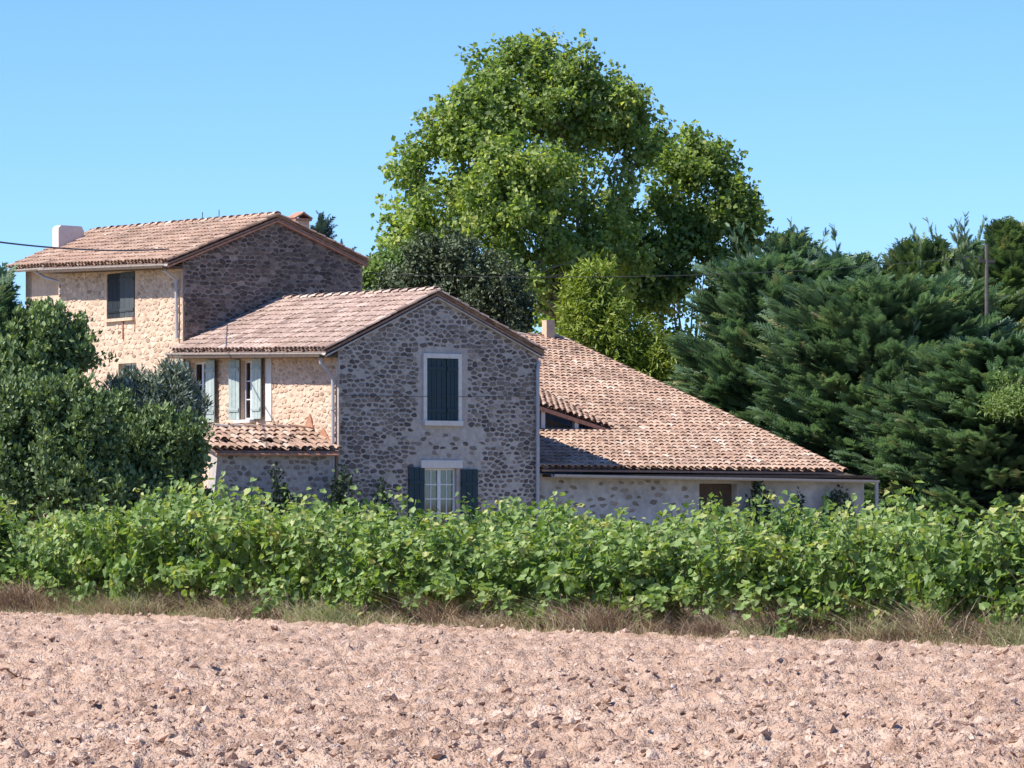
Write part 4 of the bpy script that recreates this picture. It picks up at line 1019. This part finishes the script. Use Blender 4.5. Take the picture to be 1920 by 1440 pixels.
wire('overhead_cable', 'thin wire from the dark farmhouse gable across the trees to the grey pole', [Q(W2 + .02, -.0, 1.6 + (932 - 512) / F * 102.5), tp + Vector((-.18, 0, .14))], .008, sag=.3)
wire('house_cable', 'thin cable running level across the gable past the closed teal shutters', [P(.05, -.07, zof(640, 741)), P(GW - .05, -.07, zof(1008, 742))], .006, sag=.03)

# ================================================================== ground
V = [(-3000, -200, -.16), (3000, -200, -.16), (3000, 6000, -.16), (-3000, 6000, -.16)]
obj('ground', V, [np.array([(0, 1, 2, 3)])], 'earth', None, 0.0, kind='structure')

BP = np.array([-7.0, 52.8]); BD = np.array([.7157, -.6984]); BN = np.array([.6984, .7157])   # field edge
def side(X, Y_): return (X - BP[0]) * BN[0] + (Y_ - BP[1]) * BN[1]     # >0 beyond the edge
def soil_h(X, Y_):
    rg = lambda a: 1 - np.abs(2 * a - 1)
    wx_ = X + .10 * vnoise(X, Y_, 21, .2); wy_ = Y_ + .10 * vnoise(X, Y_, 22, .2)
    h = .05 * vnoise(X, Y_, 1, .9) + .05 * vnoise(X, Y_, 2, .32) + .085 * rg(vnoise(wx_ + 3, wy_, 3, .19)) + .065 * rg(vnoise(wx_, wy_ + 5, 4, .10)) + .05 * rg(vnoise(wx_, wy_, 5, .055)) + .02 * rg(vnoise(wx_ + 7, wy_, 6, .028))
    return h - .18
nr, nc = 500, 460
Ds = np.exp(np.linspace(math.log(16), math.log(64), nr)); ts = np.linspace(-.20, .20, nc)
DD, TT = np.meshgrid(Ds, ts, indexing='ij'); XX = DD * TT; sdv = side(XX, DD)
H = soil_h(XX, DD); k = np.clip(-sdv / .9 + .6, 0, 1)
edge = .06 * vnoise(XX, DD, 9, .5) - .04
H = H * k + (1 - k) * (edge - .03)
V = np.stack([XX, DD, H], -1).reshape(-1, 3)
i0 = (np.arange(nr - 1)[:, None] * nc + np.arange(nc - 1)[None]).ravel()
Fq = np.stack([i0, i0 + 1, i0 + nc + 1, i0 + nc], 1)
tone = np.clip(.30 + 1.5 * (vnoise(XX, DD, 12, .11) - .5) * .5 + (vnoise(XX, DD, 13, .5) - .5) * .4 + .2, 0, 1).ravel()
obj('ploughed_field', V, [Fq], 'soil', None, tone, True, kind='structure')

# clods
def ico():
    t = (1 + 5 ** .5) / 2
    v = np.array([(-1, t, 0), (1, t, 0), (-1, -t, 0), (1, -t, 0), (0, -1, t), (0, 1, t), (0, -1, -t), (0, 1, -t), (t, 0, -1), (t, 0, 1), (-t, 0, -1), (-t, 0, 1)], float)
    v /= np.linalg.norm(v[0])
    f = np.array([(0, 11, 5), (0, 5, 1), (0, 1, 7), (0, 7, 10), (0, 10, 11), (1, 5, 9), (5, 11, 4), (11, 10, 2), (10, 7, 6), (7, 1, 8), (3, 9, 4), (3, 4, 2), (3, 2, 6), (3, 6, 8), (3, 8, 9), (4, 9, 5), (2, 4, 11), (6, 2, 10), (8, 6, 7), (9, 8, 1)])
    return v, f
IV, IF = ico()
def ico2():
    V = list(map(tuple, IV)); cache = {}; Fo = []
    def m_(a, b):
        k_ = (min(a, b), max(a, b))
        if k_ not in cache:
            v = (np.array(V[a]) + V[b]) / 2; v /= np.linalg.norm(v); V.append(tuple(v)); cache[k_] = len(V) - 1
        return cache[k_]
    for a, b, c in IF:
        ab, bc, ca = m_(a, b), m_(b, c), m_(c, a); Fo += [(a, ab, ca), (b, bc, ab), (c, ca, bc), (ab, bc, ca)]
    return np.array(V), np.array(Fo)
I2V, I2F = ico2()
def clods(n, smin, smax, rs, tv, tf, name, mname, d0=17, d1=53, power=2.0, tlo=.2, thi=1.0, label=None, rough=.3):
    u = rs.rand(n); Dd = 1 / (1 / d0 + u * (1 / d1 - 1 / d0)); X = Dd * rs.uniform(-.19, .19, n)
    ok = side(X, Dd) < .1; X, Dd = X[ok], Dd[ok]; n = len(X)
    S = smin + (smax - smin) * rs.rand(n) ** power
    nv = len(tv); A = rs.normal(size=(n, 3, 3)); Qm, _ = np.linalg.qr(A)
    v = tv[None] * (1 + rs.normal(0, rough, (n, nv, 1)) * .8) * rs.uniform(.45, 1.25, (n, 1, 3)) + rs.normal(0, rough * .45, (n, nv, 3))
    v = np.einsum('nij,nvj->nvi', Qm, v) * S[:, None, None]; v[:, :, 2] *= .75
    v += np.stack([X, Dd, soil_h(X, Dd) - S * .05], 1)[:, None, :]
    f = (tf[None] + (np.arange(n) * nv)[:, None, None]).reshape(-1, 3)
    T = np.repeat(np.clip(rs.uniform(tlo, thi, n), 0, 1), nv)
    return obj(name, v.reshape(-1, 3), [f], mname, None, T, kind='stuff', label=label)
rs = np.random.RandomState(4)
OV_ = np.array([(1, 0, 0), (-1, 0, 0), (0, 1, 0), (0, -1, 0), (0, 0, 1), (0, 0, -1)], float); OF_ = np.array([(0, 2, 4), (2, 1, 4), (1, 3, 4), (3, 0, 4), (2, 0, 5), (1, 2, 5), (3, 1, 5), (0, 3, 5)])
clods(14000, .010, .030, rs, OV_, OF_, 'soil_crumbs', 'soil', label='loose pinkish crumbs of soil scattered over the whole ploughed field', rough=.3)
clods(12000, .018, .062, rs, IV, IF, 'soil_clods', 'soil', power=3.0, tlo=.1, thi=.95, label='rough pinkish clods turned up across the ploughed field', rough=.28)
clods(160, .012, .028, rs, I2V, I2F, 'field_stones', 'stone_field', label='small pale stones lying among the clods of the field', rough=.1)

# ================================================================== vines
rs = np.random.RandomState(31)
def vine_variant(i):
    mb = MB(); rs_ = np.random.RandomState(100 + i)
    # trunk with two arms
    top = np.array([rs_.normal(0, .06), rs_.normal(0, .05), .55])
    limb(mb, (0, 0, -.1), top, .045, .035, rs_, .1, 7, 5)
    arms = []
    for s in (-1, 1):
        e = top + [s * rs_.uniform(.3, .5), rs_.normal(0, .06), rs_.uniform(.02, .16)]; limb(mb, top, e, .03, .018, rs_, .1, 6, 4); arms.append(e)
    C = []; Y = []; Nn = []; S = []; T = []
    ns = 29 - (i % 3) * 4
    for k in range(ns):
        s0 = top + (arms[k % 2] - top) * rs_.uniform(0, 1.15)
        a = rs_.uniform(0, 6.28); out_ = rs_.uniform(.15, .62)
        L = rs_.uniform(.55, 1.12)
        if rs_.rand() < .12: L *= 1.18; out_ *= .5
        e = s0 + np.array([math.cos(a) * out_ * 1.25, math.sin(a) * out_, L])
        e[2] = min(e[2], 1.52 + rs_.normal(0, .12))
        if rs_.rand() < .09: e[2] = 1.6 + rs_.uniform(0, .22)
        drop = rs_.rand() < .42
        if drop: e[2] = s0[2] + rs_.uniform(-.62 if i % 2 == 0 else -.4, .2); e[:2] = s0[:2] + (e[:2] - s0[:2]) * 1.35
        m_ = 40; tt = rs_.rand(m_) ** .75
        midp = (s0 + e) / 2 + [0, 0, .25 if drop else .05]
        cp = ((1 - tt) ** 2)[:, None] * s0 + (2 * tt * (1 - tt))[:, None] * midp + (tt ** 2)[:, None] * e
        mb.tube([s0, midp * .5 + (s0 + e) * .25, e], [.007, .006, .003], 4, cap=False)
        off = unit(rs_, m_) * rs_.uniform(.04, .15, (m_, 1)); cp = cp + off
        C.append(cp); dirn = cp - np.array([0, 0, .8]); dirn /= np.linalg.norm(dirn, axis=1, keepdims=True)
        Nn.append(dirn * .6 + [0, 0, .75] + rs_.normal(0, .45, (m_, 3))); Y.append(off * 6 + unit(rs_, m_) * .5 + [0, 0, -.55])
        S.append(rs_.uniform(.075, .15, m_) * (1.05 - .3 * tt)); bt = rs_.normal(.5, .13)
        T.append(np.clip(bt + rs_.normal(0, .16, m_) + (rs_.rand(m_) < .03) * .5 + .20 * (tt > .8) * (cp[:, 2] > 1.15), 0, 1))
    C = np.concatenate(C); keep = C[:, 2] > .1
    V, Fs, Tt = scatter(VINE_V, VINE_F, C[keep], np.concatenate(Y)[keep], np.concatenate(Nn)[keep], np.concatenate(S)[keep], np.concatenate(T)[keep])
    fm = mesh('vine_leaves', V, Fs, 'leaf_vine', Tt)
    V, Fs, Tt = mb.data(); tm = mesh('vine_stem', V, Fs, 'bark', Tt, smooth=True)
    return fm, tm
variants = [vine_variant(i) for i in range(9)]
front_labels = {}
LAND = [(0, 'at the left edge of the picture, below the wide dark shrub'), (120, 'below the gap between the wide shrub and the annex shrub'), (250, 'with dry brown weeds round its foot, left of the annex'),
        (330, 'rising highest near the annex, under its left end'), (460, 'straight below the second pale-shuttered window'), (560, 'in front of the annex wall and its dark shoots'),
        (660, 'below the near corner of the middle house and its downpipe'), (760, 'below the left open shutter of the white door'), (860, 'right below the white glazed door and its right shutter'),
        (960, 'below the right corner pipe of the middle house'), (1090, 'with yellowing leaves below the left end of the barn gutter'), (1200, 'in front of the stony part of the barn wall'),
        (1310, 'below the barn wall, left of its dark doorway'), (1420, 'taller, in front of the dark barn doorway'), (1540, 'below the pale plain stretch of barn wall'),
        (1650, 'below the corner pipe at the lower end of the barn'), (1760, 'trailing down to the field in front of the dark cypress shade'), (1880, 'at the right edge, nearest of all')]
def put_vine(x, y, i, label, group, sc):
    t = empty('grapevine', Vector((x, y, -.04)), label, 'grapevine', group)
    fm, tm = variants[i % len(variants)]
    rz = math.atan2(BD[1], BD[0]) + (math.pi if rs.rand() < .5 else 0) + rs.normal(0, .15)
    t.rotation_euler.z = rz; t.scale = sc
    for nm, me, kd in (('foliage', fm, 'stuff'), ('trunk', tm, None)):
        o = bpy.data.objects.new(nm, me); col.objects.link(o); o.parent = t
        if kd: o['kind'] = kd
vines_front = []
step = .98
for row in range(5):
    for k in range(-7, 26):
        tpos = k * step + rs.uniform(-.1, .1) + (.5 if row % 2 else 0); d_ = .8 + row * 2.1
        if row and False: continue
        x = BP[0] + BD[0] * tpos + BN[0] * (d_ + rs.normal(0, .06)); y = BP[1] + BD[1] * tpos + BN[1] * d_
        px = 960 + F * x / y
        if px < -420 or px > 2340: continue
        sc = Vector((rs.uniform(.75, 1.2), rs.uniform(.8, 1.3), rs.uniform(.78, 1.08)))
        if 640 < px < 1640 or px > 1850: sc.z *= .91
        if 230 < px < 380: sc.z *= 1.05
        if row == 0: vines_front.append((px, x, y, sc))
        else: put_vine(x, y, rs.randint(9), 'grapevine in the rows behind the front one, only its leafy top showing' if row == 1 else 'grapevine deep in the vineyard, only its top leaves visible', 'grapevines behind the front row', sc)
inframe = sorted([v for v in vines_front if -60 < v[0] < 1980])
pass; ('front vines', [round(v[0]) for v in inframe])
for n_, (px, x, y, sc) in enumerate(sorted(vines_front)):
    if -60 < px < 1980:
        lm = min(LAND, key=lambda e: abs(e[0] - px)); lab = 'grapevine ' + lm[1]
        if lab in front_labels: lab = 'grapevine next right of that ' + lm[1]
        front_labels[lab] = 1
    else: lab = 'front-row grapevine carrying the row on past the picture edge'
    put_vine(x, y, n_ * 4 + 1, lab, 'grapevines of the front row', sc)

# weeds, dry grass and twigs along the field edge
def blades(n, rs, name, mname, dmin, dmax, hmin, hmax, wd, label, tlo=0, thi=1, clump=None, t0=-7, t1=26, lean=.35):
    if clump:
        ck = rs.uniform(t0, t1, clump); cd = rs.uniform(dmin, dmax, clump); w_ = rs.randint(clump, size=n)
        tpos = ck[w_] + rs.normal(0, .22, n); dd = cd[w_] + rs.normal(0, .12, n); hh = (hmin + (hmax - hmin) * rs.rand(clump))[w_] * rs.uniform(.5, 1, n); tn = np.clip(rs.uniform(tlo, thi, clump)[w_] + rs.normal(0, .12, n), 0, 1)
    else:
        tpos = rs.uniform(t0, t1, n); dd = rs.uniform(dmin, dmax, n); hh = rs.uniform(hmin, hmax, n) * rs.uniform(.5, 1, n); tn = np.clip(rs.uniform(tlo, thi, n), 0, 1)
    B = np.stack([BP[0] + BD[0] * tpos + BN[0] * dd, BP[1] + BD[1] * tpos + BN[1] * dd, np.full(n, -.06)], 1)
    ln = rs.normal(0, lean, (n, 2)) * hh[:, None]
    a = rs.rand(n) * 6.28; wv = np.stack([np.cos(a), np.sin(a), np.zeros(n)], 1) * (wd * rs.uniform(.6, 1.3, n))[:, None]
    m_ = B + np.stack([ln[:, 0] * .35, ln[:, 1] * .35, hh * .55], 1); tp_ = B + np.stack([ln[:, 0], ln[:, 1], hh * .95], 1)
    V = np.stack([B - wv, B + wv, m_ + wv * .8, m_ - wv * .8, tp_], 1).reshape(-1, 3); i = np.arange(n)[:, None] * 5
    obj(name, V, [np.concatenate([i, i + 1, i + 2, i + 3], 1), np.concatenate([i + 3, i + 2, i + 4], 1)], mname, None, np.repeat(tn, 5), kind='stuff', label=label)
rs = np.random.RandomState(77)
blades(22000, rs, 'dry_grass', 'straw', -.3, .45, .04, .20, .005, 'low dry grass fringe between the ploughed field and the vines', 0, 1)
blades(24000, rs, 'tall_weeds', 'straw', .1, 1.0, .1, .5, .0045, 'taller straw-coloured weeds tangled under the front vines', 0, 1, clump=230, lean=.9)
blades(20000, rs, 'dry_stalks', 'twig', .2, 1.4, .2, .7, .005, 'reddish-brown dead stalks round the vine feet', 0, 1, clump=60, lean=1.0)
blades(16000, rs, 'vineyard_grass', 'straw', 1.3, 9, .05, .3, .008, 'dry grass between the vine rows', .1, 1)
